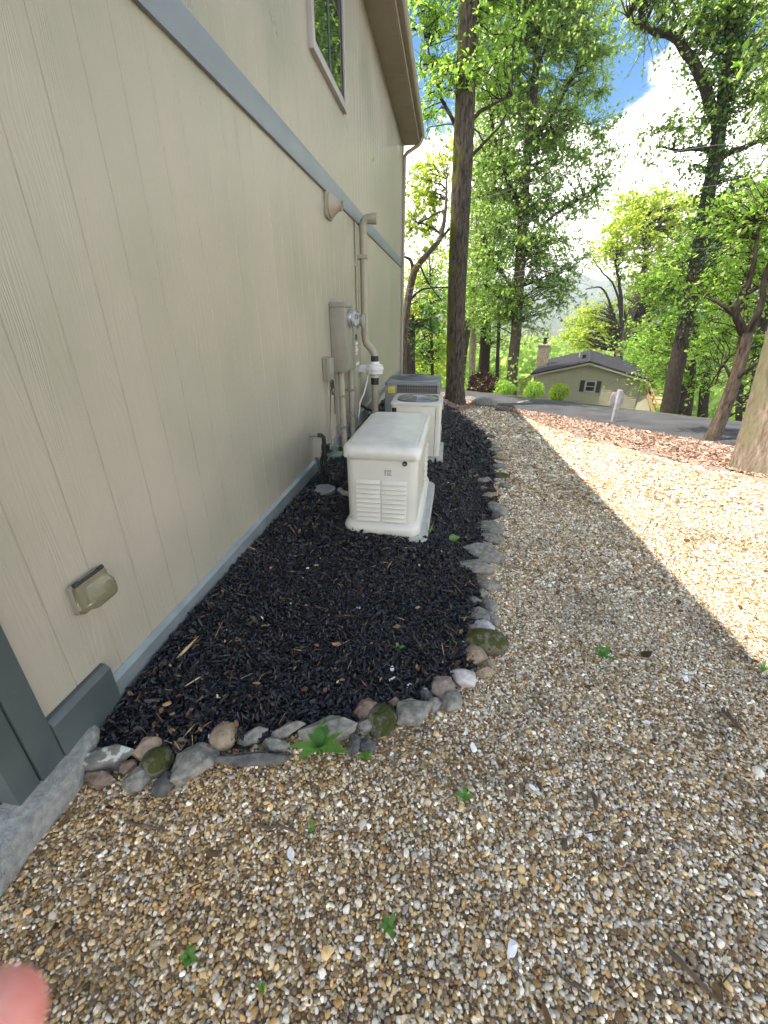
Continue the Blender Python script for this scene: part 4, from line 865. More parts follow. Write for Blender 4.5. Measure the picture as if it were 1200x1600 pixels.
def leaf_cloud(C, l, aspect=.62, up=.45):
    n = len(C); a = RNG.normal(size=(n, 3)); a[:, 2] -= .25; a /= np.linalg.norm(a, axis=1)[:, None]
    nn = RNG.normal(size=(n, 3)); nn[:, 2] = np.abs(nn[:, 2])+up; b = np.cross(nn, a); b /= np.linalg.norm(b, axis=1)[:, None]+1e-9
    l = (l*np.exp(np.clip(RNG.normal(0, .28, n), -.7, .5)))[:, None]; w = l*aspect
    V = np.stack([C-a*l*.5, C+b*w*.5+a*l*.06, C+a*l*.5, C-b*w*.5+a*l*.06], 1).reshape(-1, 3)
    return V, np.arange(4*n).reshape(-1, 4)
def spline(P, m):
    P = np.asarray(P, float); t = np.linspace(0, len(P)-1, m); i = np.clip(t.astype(int), 0, len(P)-2); f = (t-i)[:, None]
    g = np.gradient(P, axis=0); p0, p1, m0, m1 = P[i], P[i+1], g[i], g[i+1]
    return (2*f**3-3*f**2+1)*p0+(f**3-2*f**2+f)*m0+(-2*f**3+3*f**2)*p1+(f**3-f**2)*m1
def furrows(seed, amp, nf):
    r = np.random.default_rng(seed); ph = r.uniform(0, 6.28, 6)
    def d(th, L):
        x = th[:, None] if False else th
        w = 1.1*np.sin(L*1.7+ph[0]+2*np.sin(th+ph[1]))+.6*np.sin(L*4.1+ph[2]+3*th)
        a = np.abs(np.sin(nf*th*.5+w)); b = np.abs(np.sin((nf+5)*th*.5-w*.8+L*2.2+ph[3]))
        return amp*(a*.6+b*.5-.55)+.04*np.sin(2*th+L*.6+ph[4])+amp*.5*np.sin(L*26+5*np.sin(nf*th))
    return d
def branch_set(mb, skel, tips, r0, seed):
    r = np.random.default_rng(seed); S_ = np.array([q[:3] for q in skel]); R_ = np.array([q[3] for q in skel])
    for c in tips:
        d = S_-c; dist = np.linalg.norm(d, axis=1)+np.maximum(d[:, 2]+.25*np.linalg.norm(d[:, :2], axis=1), 0)*1.6; k = int(np.argmin(dist)); a = S_[k]
        L_ = np.linalg.norm(c-a)
        if L_ < .15: continue
        m1 = a+(c-a)*.35+r.normal(0, .06*L_, 3)+np.array([0, 0, .05*L_]); m2 = a+(c-a)*.7+r.normal(0, .06*L_, 3)+np.array([0, 0, .06*L_]); rb = min(R_[k]*.6, r0*(.5+.35*L_**.5))
        mb.tube(spline([a, m1, m2, c], 7), np.linspace(rb, rb*.22, 7), 5, False)
def tree(label, trunk, limbs, blobs, leaf, leafsize, bark='brown', furrow=None, ivy=None, br=.045, seed=1, clump=.55, per=60, extra_leaf=None, name='tree', group='trees around the yard', px=True):
    """trunk, limbs: (photo x, photo y, distance, radius); blobs: (photo x, photo y, distance, rx px, ry px, clumps)"""
    r = np.random.default_rng(seed); cv = (lambda q: at(*q[:3])) if px else (lambda q: np.array(q[:3], float))
    tp = np.array([cv(q) for q in trunk]); tr = np.array([q[3] for q in trunk]); gz = float(tz(tp[0][0], tp[0][1])); tp[0][2] = gz-.15
    base = Vector((tp[0][0], tp[0][1], gz)); b0 = np.array(base)
    t = thing(name, label, 'tree', base, 0, group)
    m = 26 if furrow is None else 150
    path = spline(tp, m); rad = np.interp(np.linspace(0, len(tr)-1, m), np.arange(len(tr)), tr)
    if furrow: MB().tube(path-b0, rad, 72, True, furrows(seed, furrow[0], furrow[1])).build('trunk', BARK[bark], t, True, angle=80)
    else: MB().tube(path-b0, rad, 14, True, lambda th, L: .07*np.sin(3*th+L*1.3)+.05*np.sin(5*th-L*2.1)).build('trunk', BARK[bark], t, True)
    skel = [(*p, q) for p, q in zip(path[len(path)//5:], rad[len(path)//5:])]; mb = MB()
    for lb in limbs:
        lp = spline([cv(q) for q in lb], 14); lr = np.interp(np.linspace(0, len(lb)-1, 14), np.arange(len(lb)), [q[3] for q in lb])
        lp[1:-1] += r.normal(0, .02, (12, 3))*np.linalg.norm(lp[-1]-lp[0])*.25
        mb.tube(lp-b0, lr, 8); skel += [(*p, q) for p, q in zip(lp, lr)]
    tips, cents, sig = [], [], []
    for (bx, by, bY, rx, ry, nc) in blobs:
        c = cv((bx, by, bY)); s = ppm(c) if px else 1.0; ex, ez = rx/s, ry/s; ey = (ex+ez)/2
        u = r.normal(size=(nc, 3)); u /= np.linalg.norm(u, axis=1)[:, None]; u *= (r.uniform(.15, 1, nc)**.45)[:, None]
        cc = c+u*np.array([ex, ey, ez]); cents.append(cc); sig.append(np.full(nc, clump)*np.exp(r.normal(0, .25, nc))); tips += list(cc)
    C = []
    if cents:
        cents = np.concatenate(cents); sig = np.concatenate(sig)
        branch_set(mb, skel, tips, br, seed+5)
        for c, sg in zip(cents, sig):
            k = int(per*r.uniform(.55, 1.4)); nt = max(4, k//9); dr = r.normal(size=(nt, 3))*np.array([1, 1, .6])+np.array([0, 0, .12]); dr /= np.linalg.norm(dr, axis=1)[:, None]; ln = sg*r.uniform(.7, 1.7, nt)
            a_ = r.integers(0, nt, k); tt = r.random(k)**.75; tw = c+dr[a_]*(ln[a_]*tt)[:, None]; tw[:, 2] -= .25*ln[a_]*tt**2; C.append(tw+r.normal(0, leafsize*.32, (k, 3)))
            if depth(c) < 27:
                for q in range(nt): e_ = c+dr[q]*ln[q]; e_[2] -= .25*ln[q]; m_ = c+dr[q]*ln[q]*.5; m_[2] -= .06*ln[q]; mb.tube([c, m_, e_], [.006+leafsize*.03, .004+leafsize*.02, .002], 3, False)
    mb2 = mb
    if mb2.n:
        mb2.v = [tuple(np.array(v)-(0 if i < 14*8*len(limbs) else b0)) for i, v in enumerate(mb2.v)]; mb2.build('branches', BARK['dark' if bark != 'pale' else 'brown'], t, True)
    if C:
        C = np.concatenate(C); C = C[C[:, 2] > tz(C[:, 0], C[:, 1])+.3]; V, F = leaf_cloud(C, leafsize); o = npmesh('crown', V-b0, F, LEAF[leaf], t); o['kind'] = 'stuff'
    if ivy:
        f0, f1, rad_i, n_i = ivy; k0, k1 = int(f0*(m-1)), int(f1*(m-1)); kk = r.integers(k0, k1, n_i); cc = path[kk]+r.normal(0, 1, (n_i, 3))*np.array([rad_i, rad_i, .35])
        V, F = leaf_cloud(cc, leafsize*.9, .8); o = npmesh('ivy', V-b0, F, LEAF['dark'], t); o['kind'] = 'stuff'
    if extra_leaf:
        nm, bl, ls, pr, cl = extra_leaf; C = []
        for (bx, by, bY, rx, ry, nc) in bl:
            c = cv((bx, by, bY)); s = ppm(c); u = r.normal(size=(nc, 3)); u /= np.linalg.norm(u, axis=1)[:, None]; u *= (r.uniform(.1, 1, nc)**.5)[:, None]
            for q in c+u*np.array([rx/s, (rx+ry)/2/s, ry/s]): C.append(q+r.normal(0, 1, (pr, 3))*np.array([1, 1, .55])*cl)
        V, F = leaf_cloud(np.concatenate(C), ls); o = npmesh('crown', V-b0, F, LEAF[nm], t); o['kind'] = 'stuff'
    return t
# the big mossy trunk past the house corner
tree('tall mossy trunk standing past the far corner of the tan house',
     [(711,642,13.7,0.387),(711,622,13.7,0.317),(711,590,13.7,0.277),(713,480,13.7,0.255),(717,380,13.7,0.251),(722,270,13.7,0.242),(726,180,13.7,0.229),(730,60,13.7,0.211),(735,-120,13.7,0.176),(738,-330,13.7,0.123),(740,-520,13.7,0.062)],
     [[(728,205,14,.06),(745,178,14.2,.05),(768,165,14.5,.035),(800,150,15,.02)],[(722,262,14,.06),(745,235,14.3,.045),(775,205,14.6,.03),(790,180,15,.02)],[(724,215,14,.05),(700,175,14.2,.045),(680,120,14.5,.03),(665,60,15,.02)],
      [(733,-60,14,.1),(690,-160,14.5,.07),(640,-230,15,.03)],[(735,-120,14,.1),(800,-220,14.5,.07),(860,-260,15,.03)]],
     [(690,-40,14.3,60,60,26),(760,-60,14.6,70,60,26),(735,-250,14.5,170,150,70),(672,60,15,24,60,16),(700,95,13.7,18,50,10),(738,70,13.6,14,70,11),(770,60,15,40,55,18),(765,130,15,35,30,10),(665,170,16,20,40,7)],
     'bright', .105, 'mossy', (.055, 26), seed=3, clump=.5, per=58)
# large green tree across the road
tree('large green tree left of the neighbour house with dark leaning trunk',
     [(798,606,30,.42),(801,580,30,.34),(806,520,30,.32),(811,440,30,.30),(817,340,30,.28),(824,240,30,.25),(833,150,30,.2),(842,60,30,.15),(850,-60,30,.08)],
     [[(824,230,30,.2),(860,180,30,.16),(890,130,30.5,.13),(905,90,31,.1),(912,20,31,.06)],[(817,330,30,.16),(790,270,30,.12),(770,200,30,.08),(760,120,30,.05)],[(814,400,30,.14),(850,350,30,.1),(890,320,30.5,.06),(930,300,31,.03)],[(811,470,30,.12),(780,420,29.5,.08),(755,380,29,.04)],[(826,215,30,.14),(836,120,29.5,.1),(870,40,29.5,.06)]],
     [(790,30,30,60,60,50),(855,60,30,60,60,46),(905,40,31,50,55,38),(925,120,31,30,40,16),(790,150,30,45,50,34),(850,185,30,50,50,36),(890,230,30.5,40,45,22),(775,265,30,42,50,32),(835,290,30,50,50,34),(910,300,31,40,40,14),(770,370,29.5,45,50,34),(840,390,30,48,48,32),(885,400,31,28,40,12),(775,460,29.5,45,45,28),(835,470,30,45,45,22),(860,455,31,30,35,10),(850,-60,30,110,60,50),(940,235,31,28,30,8)],
     'green', .16, 'brown', None, seed=5, clump=.95, per=116, br=.035)
tree('forked dark tree with yellow green leaves beside the house downspout',
     [(628,600,19,.2),(630,540,19,.17),(636,480,19,.15),(645,430,19,.14),(655,412,19,.12),(672,392,19,.1),(688,372,19,.08),(696,330,19,.06),(698,280,19,.03)],
     [[(647,428,19,.08),(642,408,19,.06),(634,402,19,.045),(622,398,19,.03)],[(688,372,19,.05),(700,360,19,.045),(715,340,19.5,.03)],[(655,412,19,.04),(668,440,19,.03),(690,470,19.2,.02)],[(638,470,19,.05),(662,452,19,.035),(710,448,19.3,.02)],[(690,366,19,.045),(668,352,19,.035),(645,345,19,.02)],[(640,360,19,.03),(662,345,19,.03),(690,330,19,.02)]],
     [(672,285,19.5,22,25,11),(680,325,19.5,22,22,9),(650,335,19.5,18,22,8),(665,375,19.5,28,22,8),(650,300,20,14,24,7),(690,250,20,20,20,5),(645,470,20,14,30,6)],
     'yellow', .15, 'brown', None, seed=8, clump=.5, per=44)
# ivy clad tree on the right
tree('ivy covered leaning tree beyond the road at upper right',
     [(1045,645,21,0.374),(1052,600,21,0.313),(1062,550,21,0.286),(1076,480,21,0.272),(1092,390,21,0.252),(1106,310,21,0.231),(1120,230,21,0.211),(1132,140,21,0.184),(1142,50,21,0.150),(1150,-80,21,0.102),(1155,-200,21,0.048)],
     [[(1122,215,21,.2),(1105,150,21,.18),(1080,90,21,.15),(1045,55,21,.12),(1012,48,21,.08),(985,30,21,.05)],[(1118,236,21,.1),(1090,232,21,.08),(1060,235,21.3,.05),(1030,228,21.5,.03)],[(1116,250,21,.12),(1150,235,21,.1),(1190,220,21.2,.07),(1240,205,21.5,.04)],[(1138,90,21,.12),(1170,40,21.2,.09),(1210,0,21.5,.05)],[(1092,395,21,.08),(1060,420,21,.05),(1030,470,21,.03)]],
     [(1140,30,21,45,40,34),(1185,70,21,40,60,36),(1090,30,21,45,35,30),(1030,15,21,40,26,22),(1000,-20,21,50,35,24),(1100,90,21,25,30,10),(1150,130,21,45,45,28),(1190,170,21,35,40,20),(1060,190,21.5,40,30,11),(1030,225,21.5,32,28,9),(1080,245,21.5,30,25,8),(1170,280,21.5,40,40,18),(1140,-80,21,130,60,60),(1190,360,22,40,50,26),(1155,330,22,30,35,12)],
     'green', .13, 'dark', None, ivy=(.28, .88, .34, 3600), seed=13, clump=.72, per=46, br=.03)
tree('yellow green maple rising behind the neighbour house roof',
     [(962,590,56,.6),(966,560,56,.52),(976,520,56,.45),(990,480,56,.38),(1003,440,56,.3),(1010,390,56,.2),(1012,340,56,.1)],
     [[(970,545,56,.3),(972,500,56,.25),(968,450,56,.18),(962,410,56,.1)],[(968,520,56,.18),(955,480,56,.13),(940,450,56,.09),(915,452,56,.05)],[(972,490,56,.14),(958,445,56,.1),(940,425,56,.07),(922,400,56,.04)],[(990,480,56,.2),(1020,450,56,.14),(1045,420,56,.08)]],
     [(990,360,56,40,40,40),(1030,330,57,40,35,40),(950,390,57,38,28,24),(1010,420,57,40,36,34),(1050,390,57,35,40,30),(1000,470,58,28,30,22),(940,500,58,36,28,30),(915,530,58,30,25,26),(1040,460,57,36,36,34),(905,500,60,20,18,10),(1070,340,57,36,36,30),(1030,510,57,34,30,28),(985,320,57,28,20,12)],
     'yellow', .28, 'brown', None, seed=17, clump=1.25, per=90, br=.09)
tree('thin leaning sapling with brown trunk in front of the road',
     [(1110,694,8.9,.17),(1116,676,8.9,.13),(1128,648,8.9,.115),(1144,605,8.9,.105),(1158,560,8.9,.1),(1166,520,8.9,.095)],
     [[(1165,525,8.9,.08),(1155,504,8.9,.07),(1149,487,8.9,.06),(1158,464,8.9,.055),(1170,440,8.9,.05),(1178,400,8.9,.04),(1186,350,9,.02)],[(1167,522,8.9,.075),(1180,500,8.8,.06),(1190,470,8.8,.05),(1196,430,8.8,.04),(1215,380,8.8,.02)],[(1160,462,8.9,.035),(1180,452,8.9,.03),(1200,440,9,.02)],[(1155,500,8.9,.035),(1130,478,9,.03),(1105,462,9.2,.02),(1085,440,9.4,.012)],[(1146,600,8.9,.03),(1130,570,9,.022),(1118,600,9.1,.012)],[(1138,560,9,.02),(1120,585,9.2,.012),(1105,610,9.3,.008)],[(1146,598,8.9,.035),(1168,578,8.7,.03),(1188,566,8.6,.022),(1210,560,8.5,.015)]],
     [(1130,345,9.3,40,35,16),(1180,320,9.2,40,40,18),(1100,440,9.5,45,30,16),(1190,400,9.1,30,35,12),(1150,420,9.3,35,30,11),(1130,500,9.6,36,28,13),(1180,450,9.2,24,30,8),(1185,560,9.4,22,40,14),(1190,610,9.4,14,28,7),(1110,530,9.8,28,25,8),(1050,400,9.6,25,25,7),(1210,330,9,40,60,16)],
     'bright', .072, 'brown', None, seed=21, clump=.24, per=34, br=.02)
tree('broad pale trunk at the right edge with flared roots',
     [(1182,752,6.55,0.420),(1184,738,6.55,0.361),(1190,705,6.55,0.307),(1202,655,6.55,0.281),(1216,600,6.55,0.269),(1232,540,6.55,0.260),(1268,400,6.55,0.244),(1316,200,6.55,0.218),(1366,0,6.55,0.185),(1416,-200,6.55,0.126)],
     [[(1320,160,6.55,.1),(1400,20,6.8,.07),(1480,-60,7,.03)],[(1360,0,6.55,.1),(1330,-150,6.3,.07),(1300,-260,6,.03)]],
     [(1420,-200,6.6,180,140,46),(1330,-260,6.3,120,100,30),(1500,-60,6.8,120,120,30)],
     'bright', .11, 'pale', (.03, 30), seed=29, clump=.4, per=40)
# the woods behind
W = [  # label, trunk, blobs, leaf
 ('dark ivy trunk in the woods between the mossy trunk and the large green tree', [(757,600,37,.5),(758,540,37,.42),(760,450,37,.36),(764,340,37,.3),(768,220,37,.2),(770,120,37,.1)], [(745,420,37,45,60,44),(775,330,37,40,60,40),(740,300,38,40,60,34),(760,200,38,45,55,34),(735,500,38,30,40,20),(775,520,38,34,36,20)], 'green'),
 ('pale slim trunk behind the purple shrub', [(738,606,33,.28),(738,570,33,.24),(740,500,33,.2),(742,400,33,.14),(744,320,33,.06)], [(735,460,33,26,50,22),(750,400,33,25,45,20),(735,350,34,24,40,16)], 'bright'),
 ('thin sapling just right of the grey air conditioner', [(676,600,24,.09),(675,560,24,.08),(673,500,24,.07),(672,440,24,.04),(671,390,24,.02)], [(672,480,24,28,30,16),(665,430,24,22,26,12),(683,540,24,26,28,16),(690,470,24,14,40,10),(655,540,25,22,30,14)], 'bright'),
 ('dark stump like trunk wrapped in ivy by the house corner', [(640,600,22,.3),(640,560,22,.26),(642,520,22,.22),(645,490,22,.12)], [(650,495,22,18,20,12),(668,505,22,12,16,6),(638,530,22,12,20,8)], 'dark'),
 ('leafy low tree filling the gap left of the mossy trunk', [(662,604,30,.16),(660,560,30,.13),(664,500,30,.1),(668,440,30,.05)], [(655,570,30,26,24,22),(685,570,30,20,26,18),(665,530,31,34,26,24),(690,500,31,16,34,14),(650,450,32,22,36,18),(685,420,32,22,30,14)], 'yellow'),
 ('slender dark trunk immediately right of the purple shrub', [(777,612,31,.16),(777,580,31,.13),(779,520,31,.11),(781,450,31,.06)], [(780,500,31.5,20,28,12),(776,445,31.5,22,24,12)], 'bright'),
 ('thick dark trunk right of the neighbour deck', [(1066,640,27,.3),(1068,600,27,.25),(1074,540,27,.22),(1084,470,27,.18),(1094,390,27,.18),(1100,300,27,.08)], [(1040,520,27,40,36,34),(1080,430,27,44,44,38),(1040,450,27,36,36,26),(1110,520,27,34,36,26),(1120,400,28,40,44,32),(1040,580,27,26,20,16)], 'bright'),
 ('tree with mid green foliage behind the sapling', [(1100,655,30,.3),(1102,600,30,.26),(1106,530,30,.22),(1110,440,30,.16),(1114,340,30,.08)], [(1100,480,30,40,40,34),(1140,420,30,40,44,34),(1150,520,30,36,36,30),(1110,560,30,36,26,24),(1160,340,31,40,40,28),(1100,370,31,36,36,24)], 'green'),
 ('lower tree in the right hand woods near the road bend', [(1078,646,25,.18),(1080,610,25,.15),(1084,560,25,.12),(1088,500,25,.06)], [(1085,540,25,30,24,20),(1065,500,25,24,24,14),(1105,590,25,26,18,14)], 'bright'),
 ('slim trunk seen between the sapling and the pale trunk', [(1150,690,17,.12),(1154,640,17,.1),(1160,570,17,.09),(1168,480,17,.07),(1174,380,17,.04)], [(1165,560,17,30,34,22),(1190,500,17,28,34,18),(1155,450,17.5,34,34,20),(1180,400,17.5,36,34,20),(1190,620,17,22,28,12)], 'bright'),
 ('dark trunk low in the woods behind the pale trunk', [(1172,690,15,.2),(1178,640,15,.17),(1186,570,15,.15),(1196,470,15,.12),(1206,360,15,.06)], [(1200,440,15,34,40,20),(1215,560,15,30,40,18),(1190,330,15,36,36,18)], 'green'),
 ('far right tree filling the upper right corner with leaves', [(1290,760,16,.3),(1296,600,16,.26),(1300,400,16,.22),(1302,200,16,.16),(1304,20,16,.08)], [(1230,180,16,40,60,26),(1220,320,16,36,50,24),(1260,60,16,60,60,30),(1300,-60,16,90,70,34),(1320,300,16,70,120,40)], 'green'),
 ('distant tree low behind the wooden deck', [(1015,640,48,.24),(1016,610,48,.2),(1018,570,48,.16),(1020,520,48,.08)], [(1015,560,48,28,24,22),(1035,590,47,20,18,14),(1010,530,49,28,20,18)], 'bright'),
 ('hazy tree in the valley left of the chimney', [(822,640,75,.3),(822,600,75,.26),(823,570,75,.2),(824,540,75,.1)], [(830,560,75,22,20,22),(812,575,75,18,16,16),(845,578,76,16,14,12)], 'bright')]
for k, (lab, tr_, bl, lf) in enumerate(W):
    Y0 = tr_[0][2]; tree(lab, tr_, [], bl, lf, max(.085, .0053*Y0), 'pale' if 'pale slim' in lab else 'dark', None, seed=50+k, clump=max(.45, .032*Y0), per=68, br=.04, group='trees of the woods', name='woodland_tree')
# a tree whose crown shades the neighbour house
tree('leafy tree whose crown hangs above the neighbour chimney', [(2.5,36,0,.45),(2.6,36,-1,.4),(2.9,36,3,.34),(3.4,36,7,.28),(4,36,11,.15),(4.2,36,14,.08)], [], [(3.4,36,8,3,4,22),(5.6,35.5,6.5,2.2,2.0,7),(3.0,36.5,13,3,3,16)], 'green', .24, 'brown', None, seed=91, clump=1.0, per=70, px=False, group='trees of the woods', name='woodland_tree')
def far_wood():
    n = 52000; az = RNG.uniform(-.45, .95, n); r = 60+RNG.random(n)**1.3*260; x = r*np.sin(az); y = r*np.cos(az); g = tz(x, y)
    bump = 7+4*fbm(np.stack([x/9, y/9, 0*x], -1), 3, 6)+3*fbm(np.stack([x/31, y/31, 0*x], -1), 2, 7)
    z = g+np.maximum(bump, 1)*RNG.random(n)**.55
    # the clearing the valley view comes through stays low
    V, F = leaf_cloud(np.stack([x, y, z], -1), 1.0, .8); l = 1
    o = npmesh('far_wood', V, F, LEAF['green']); tag(o, 'distant hazy woodland filling the valley below the houses', 'woods', kind='stuff')
far_wood()
def undergrowth():
    n = 26000; x = RNG.uniform(-8, 22, n); y = RNG.uniform(15, 46, n); s = road_s(x, y); k = (s > 15.2) & ~((x > 7.5) & (x < 18.5) & (y > 34) & (y < 53)) & ~((s > 15) & (x > 4.6) & (x < 16.5) & (y < 38))
    x, y = x[k], y[k]; h = np.maximum(.15, .55+.9*fbm(np.stack([x/2.2, y/2.2, 0*x], -1), 3, 15)); z = tz(x, y)+h*RNG.random(len(x))**.7
    V, F = leaf_cloud(np.stack([x, y, z], -1), .17, .7); o = npmesh('undergrowth', V, F, LEAF['bright']); tag(o, 'low green undergrowth carpeting the woods beyond the road', 'undergrowth', kind='stuff')
undergrowth()
def shrub(px, py, rx, ry, leaf, ls, label, n=1500):
    d = ray(px, py); k_ = (14.75-road_s(CAM[0], CAM[1]))/road_s(d[0], d[1]); P = CAM+d*k_; s = ppm(P); a, b = rx/s, ry/s; P[2] -= b*.95; P[2] = min(P[2], float(tz(P[0], P[1]))+.02); t = thing('round_shrub', label, 'shrub', P, 0, 'shrubs by the road')
    u = RNG.normal(size=(n, 3)); u /= np.linalg.norm(u, axis=1)[:, None]; k = 1+.16*fbm(u*2.6+px, 3, px); u *= (k*RNG.uniform(.3, 1, n)**.28)[:, None]
    C = u*np.array([a, a, b])+np.array([0, 0, b*.95]); V, F = leaf_cloud(C, ls); o = npmesh('foliage', V, F, LEAF[leaf], t); o['kind'] = 'stuff'
    mb = MB()
    for q in range(5): g = q*1.26; mb.tube([(0, 0, -.1), (.3*a*math.cos(g), .3*a*math.sin(g), b*.5), (.6*a*math.cos(g), .6*a*math.sin(g), b*1.2)], [.025, .018, .008], 5)
    mb.build('stems', BARK['dark'], t)
shrub(752,600,21,19,'purple',.085,'purple leaved shrub beside the road', 2600)
shrub(792,607,13,11,'bright',.06,'green round shrub left of the wooden stair')
shrub(835,609,15,13,'bright',.06,'green round shrub at the corner of the neighbour house')
shrub(873,613,15,14,'lime',.06,'yellow green round shrub in front of the neighbour wall')

# ------------------------------------------------------------------ neighbour house
def neighbour():
    ap = at(922, 566, 37.5); rz = math.radians(-16.0); H = 2.5; hw = 3.85; rise = 1.02; D = 13.0
    t = thing('neighbour_house', 'low olive tan bungalow with dark shingle roof and stone chimney', 'house', (ap[0], ap[1], ap[2]-H-rise-.1), rz)
    MB().prism([(-hw, -1.2), (hw, -1.2), (hw, H), (0, H+rise), (-hw, H)], .05, D, 'y').build('wall_core', M['nsiding'], t)
    mb = MB(); z = -.6
    while z < H+rise-.06:
        top = z+.14; w = hw if top < H else hw*(H+rise-top)/rise
        mb.add([(-w, 0, z), (w, 0, z), (w, .045, top), (-w, .045, top), (-w, .05, z), (w, .05, z)], [(0, 1, 2, 3), (0, 4, 5, 1)]); z += .14
    mb.build('lap_siding', M['nsiding'], t)
    sl = rise/hw
    for s in (-1, 1):
        q = [(0, H+rise+.10), (s*(hw+.5), H+rise+.10-sl*(hw+.5)), (s*(hw+.5), H+rise+.18-sl*(hw+.5)), (0, H+rise+.19)]
        rf = MB().prism(q, -.35, D+.3, 'y').build('roof', M['shingle'], t)
        f = [(0, H+rise-.05), (s*(hw+.5), H+rise-.05-sl*(hw+.5)), (s*(hw+.5), H+rise+.095-sl*(hw+.5)), (0, H+rise+.095)]
        MB().prism(f, -.33, -.28, 'y').build('rake_board', M['nfascia'], t)
        for k in range(9):   # shingle courses
            d0 = k*(hw+.5)/9; d1 = d0+(hw+.5)/9
            MB().add([(s*d0, -.355, H+rise+.193-sl*d0), (s*d0, D+.3, H+rise+.193-sl*d0), (s*d1, D+.3, H+rise+.215-sl*d1), (s*d1, -.355, H+rise+.215-sl*d1), (s*d1, -.355, H+rise+.185-sl*d1), (s*d1, D+.3, H+rise+.185-sl*d1)], [(0, 1, 2, 3), (3, 2, 5, 4)]).build('shingle_course', M['shingle'], rf)
    MB().prism([(-.14, H+rise+.16), (0, H+rise+.225), (.14, H+rise+.16), (0, H+rise+.19)], -.36, D+.3, 'y').build('ridge_cap', M['shingle'], t)
    w = MB().box(-.02, .74, -.02, .02, 1.35, 2.2).build('window', M['frame'], t)
    MB().box(.06, .66, -.032, -.021, 1.43, 2.12).build('pane', M['glass'], w)
    for a in ((-.06, .06, 1.30, 2.25), (.66, .78, 1.30, 2.25), (.06, .66, 1.30, 1.41), (.06, .66, 2.13, 2.25), (.06, .66, 1.75, 1.79)): MB().box(a[0], a[1], -.05, -.033, a[2], a[3]).build('window_frame', M['signpaint'], w)
    for a in (-.42, .80):
        sh = MB().box(a, a+.32, -.05, -.02, 1.33, 2.22).build('shutter', M['shutter'], t)
    ch = MB().box(-hw-.75, -hw+.25, 5.4, 6.7, -1, H+1.95).build('chimney', M['stonechim'], t)
    for k in range(16):
        for j in range(3): MB().box(-hw-.73+j*.33+(.1 if k % 2 else 0), -hw-.45+j*.33+(.1 if k % 2 else 0), 5.37, 5.4+.001, -.2+k*.29, .03+k*.29).build('chimney_stone', S['t' if (k+j) % 3 else 'g'], ch)
    MB().box(-hw-.82, -hw+.32, 5.33, 6.77, H+1.951, H+2.06).build('chimney_cap', M['stonechim'], ch)
    MB().lathe([(.16, H+2.061), (.16, H+2.5), (.22, H+2.5), (.22, H+2.6), (.02, H+2.65)], 12, (-hw-.25, 6.05, 0)).build('flue', M['black'], ch)
    MB().lathe([(.05, H+rise-.2), (.05, H+rise+.55)], 8, (-.9, 6, 0)).build('vent_pipe', M['nfascia'], t)
    MB().lathe([(.16, H+rise-.1), (.16, H+rise+.35), (.22, H+rise+.36), (.02, H+rise+.45)], 10, (-.5, 4, 0)).build('roof_vent', M['black'], t)
    # deck and stairs each side
    d = thing('wooden_deck', 'yellow timber deck with stairs at the right of the bungalow', 'deck', (ap[0], ap[1], ap[2]-H-rise-.1), rz)
    MB().box(hw+.06, hw+2.4, .6, 4.5, .55, .65).build('deck_floor', M['wood'], d)
    for x in (hw+.1, hw+1.2, hw+2.3): MB().box(x-.06, x+.06, .55, .67, -1.2, 1.65).build('post', M['wood'], d)
    for z in (.95, 1.25, 1.6): MB().box(hw+.1, hw+2.3, .58, .64, z, z+.09).build('rail', M['wood'], d)
    MB().beam((hw+.25, .3, 2.2), (hw+1.5, -.9, -.2), .08, .22).build('stair_stringer', M['wood'], d)
    MB().beam((hw+.25, .3, 2.75), (hw+1.5, -.9, .6), .07, .12).build('stair_rail', M['wood'], d)
    for k in range(6): f = k/6; MB().beam((hw+.25+1.25*f, .3-1.2*f, 2.1-2.3*f), (hw+.25+1.25*f, .3-1.2*f, 2.75-2.15*f), .05, .05).build('baluster', M['wood'], d)
    MB().add([(hw+.0, .2, 1.5), (hw+.9, -.2, .9), (hw+1.2, -.4, -.4), (hw-.1, .02, -.4), (hw+.0, .3, 1.5), (hw+.9, -.1, .9), (hw+1.2, -.3, -.4), (hw-.1, .1, -.4)], [(0,1,2,3), (7,6,5,4), (0,4,5,1), (1,5,6,2), (2,6,7,3), (3,7,4,0)]).build('stair_skirt', M['nfascia'], d)
    s = thing('wooden_stair', 'timber stair rail descending at the left of the bungalow', 'stair', (ap[0], ap[1], ap[2]-H-rise-.1), rz)
    a0, b0 = (-hw-.2, .5, 2.55), (-hw-2.4, -1.2, 1.15)
    MB().beam(a0, b0, .08, .12).build('hand_rail', M['wood'], s); MB().beam((a0[0], a0[1], a0[2]-.9), (b0[0], b0[1], b0[2]-.9), .08, .25).build('stringer', M['wood'], s)
    for k in range(8): f = k/7; p = [a0[i]+(b0[i]-a0[i])*f for i in range(3)]; MB().beam((p[0], p[1], p[2]-1.0), p, .09, .09).build('post', M['wood'], s)
    for k in range(10): f = k/10; p = [a0[i]+(b0[i]-a0[i])*f for i in range(3)]; MB().box(p[0]-.15, p[0]+.15, p[1], p[1]+1.0, p[2]-.95, p[2]-.91).build('tread', M['wood'], s)
neighbour()
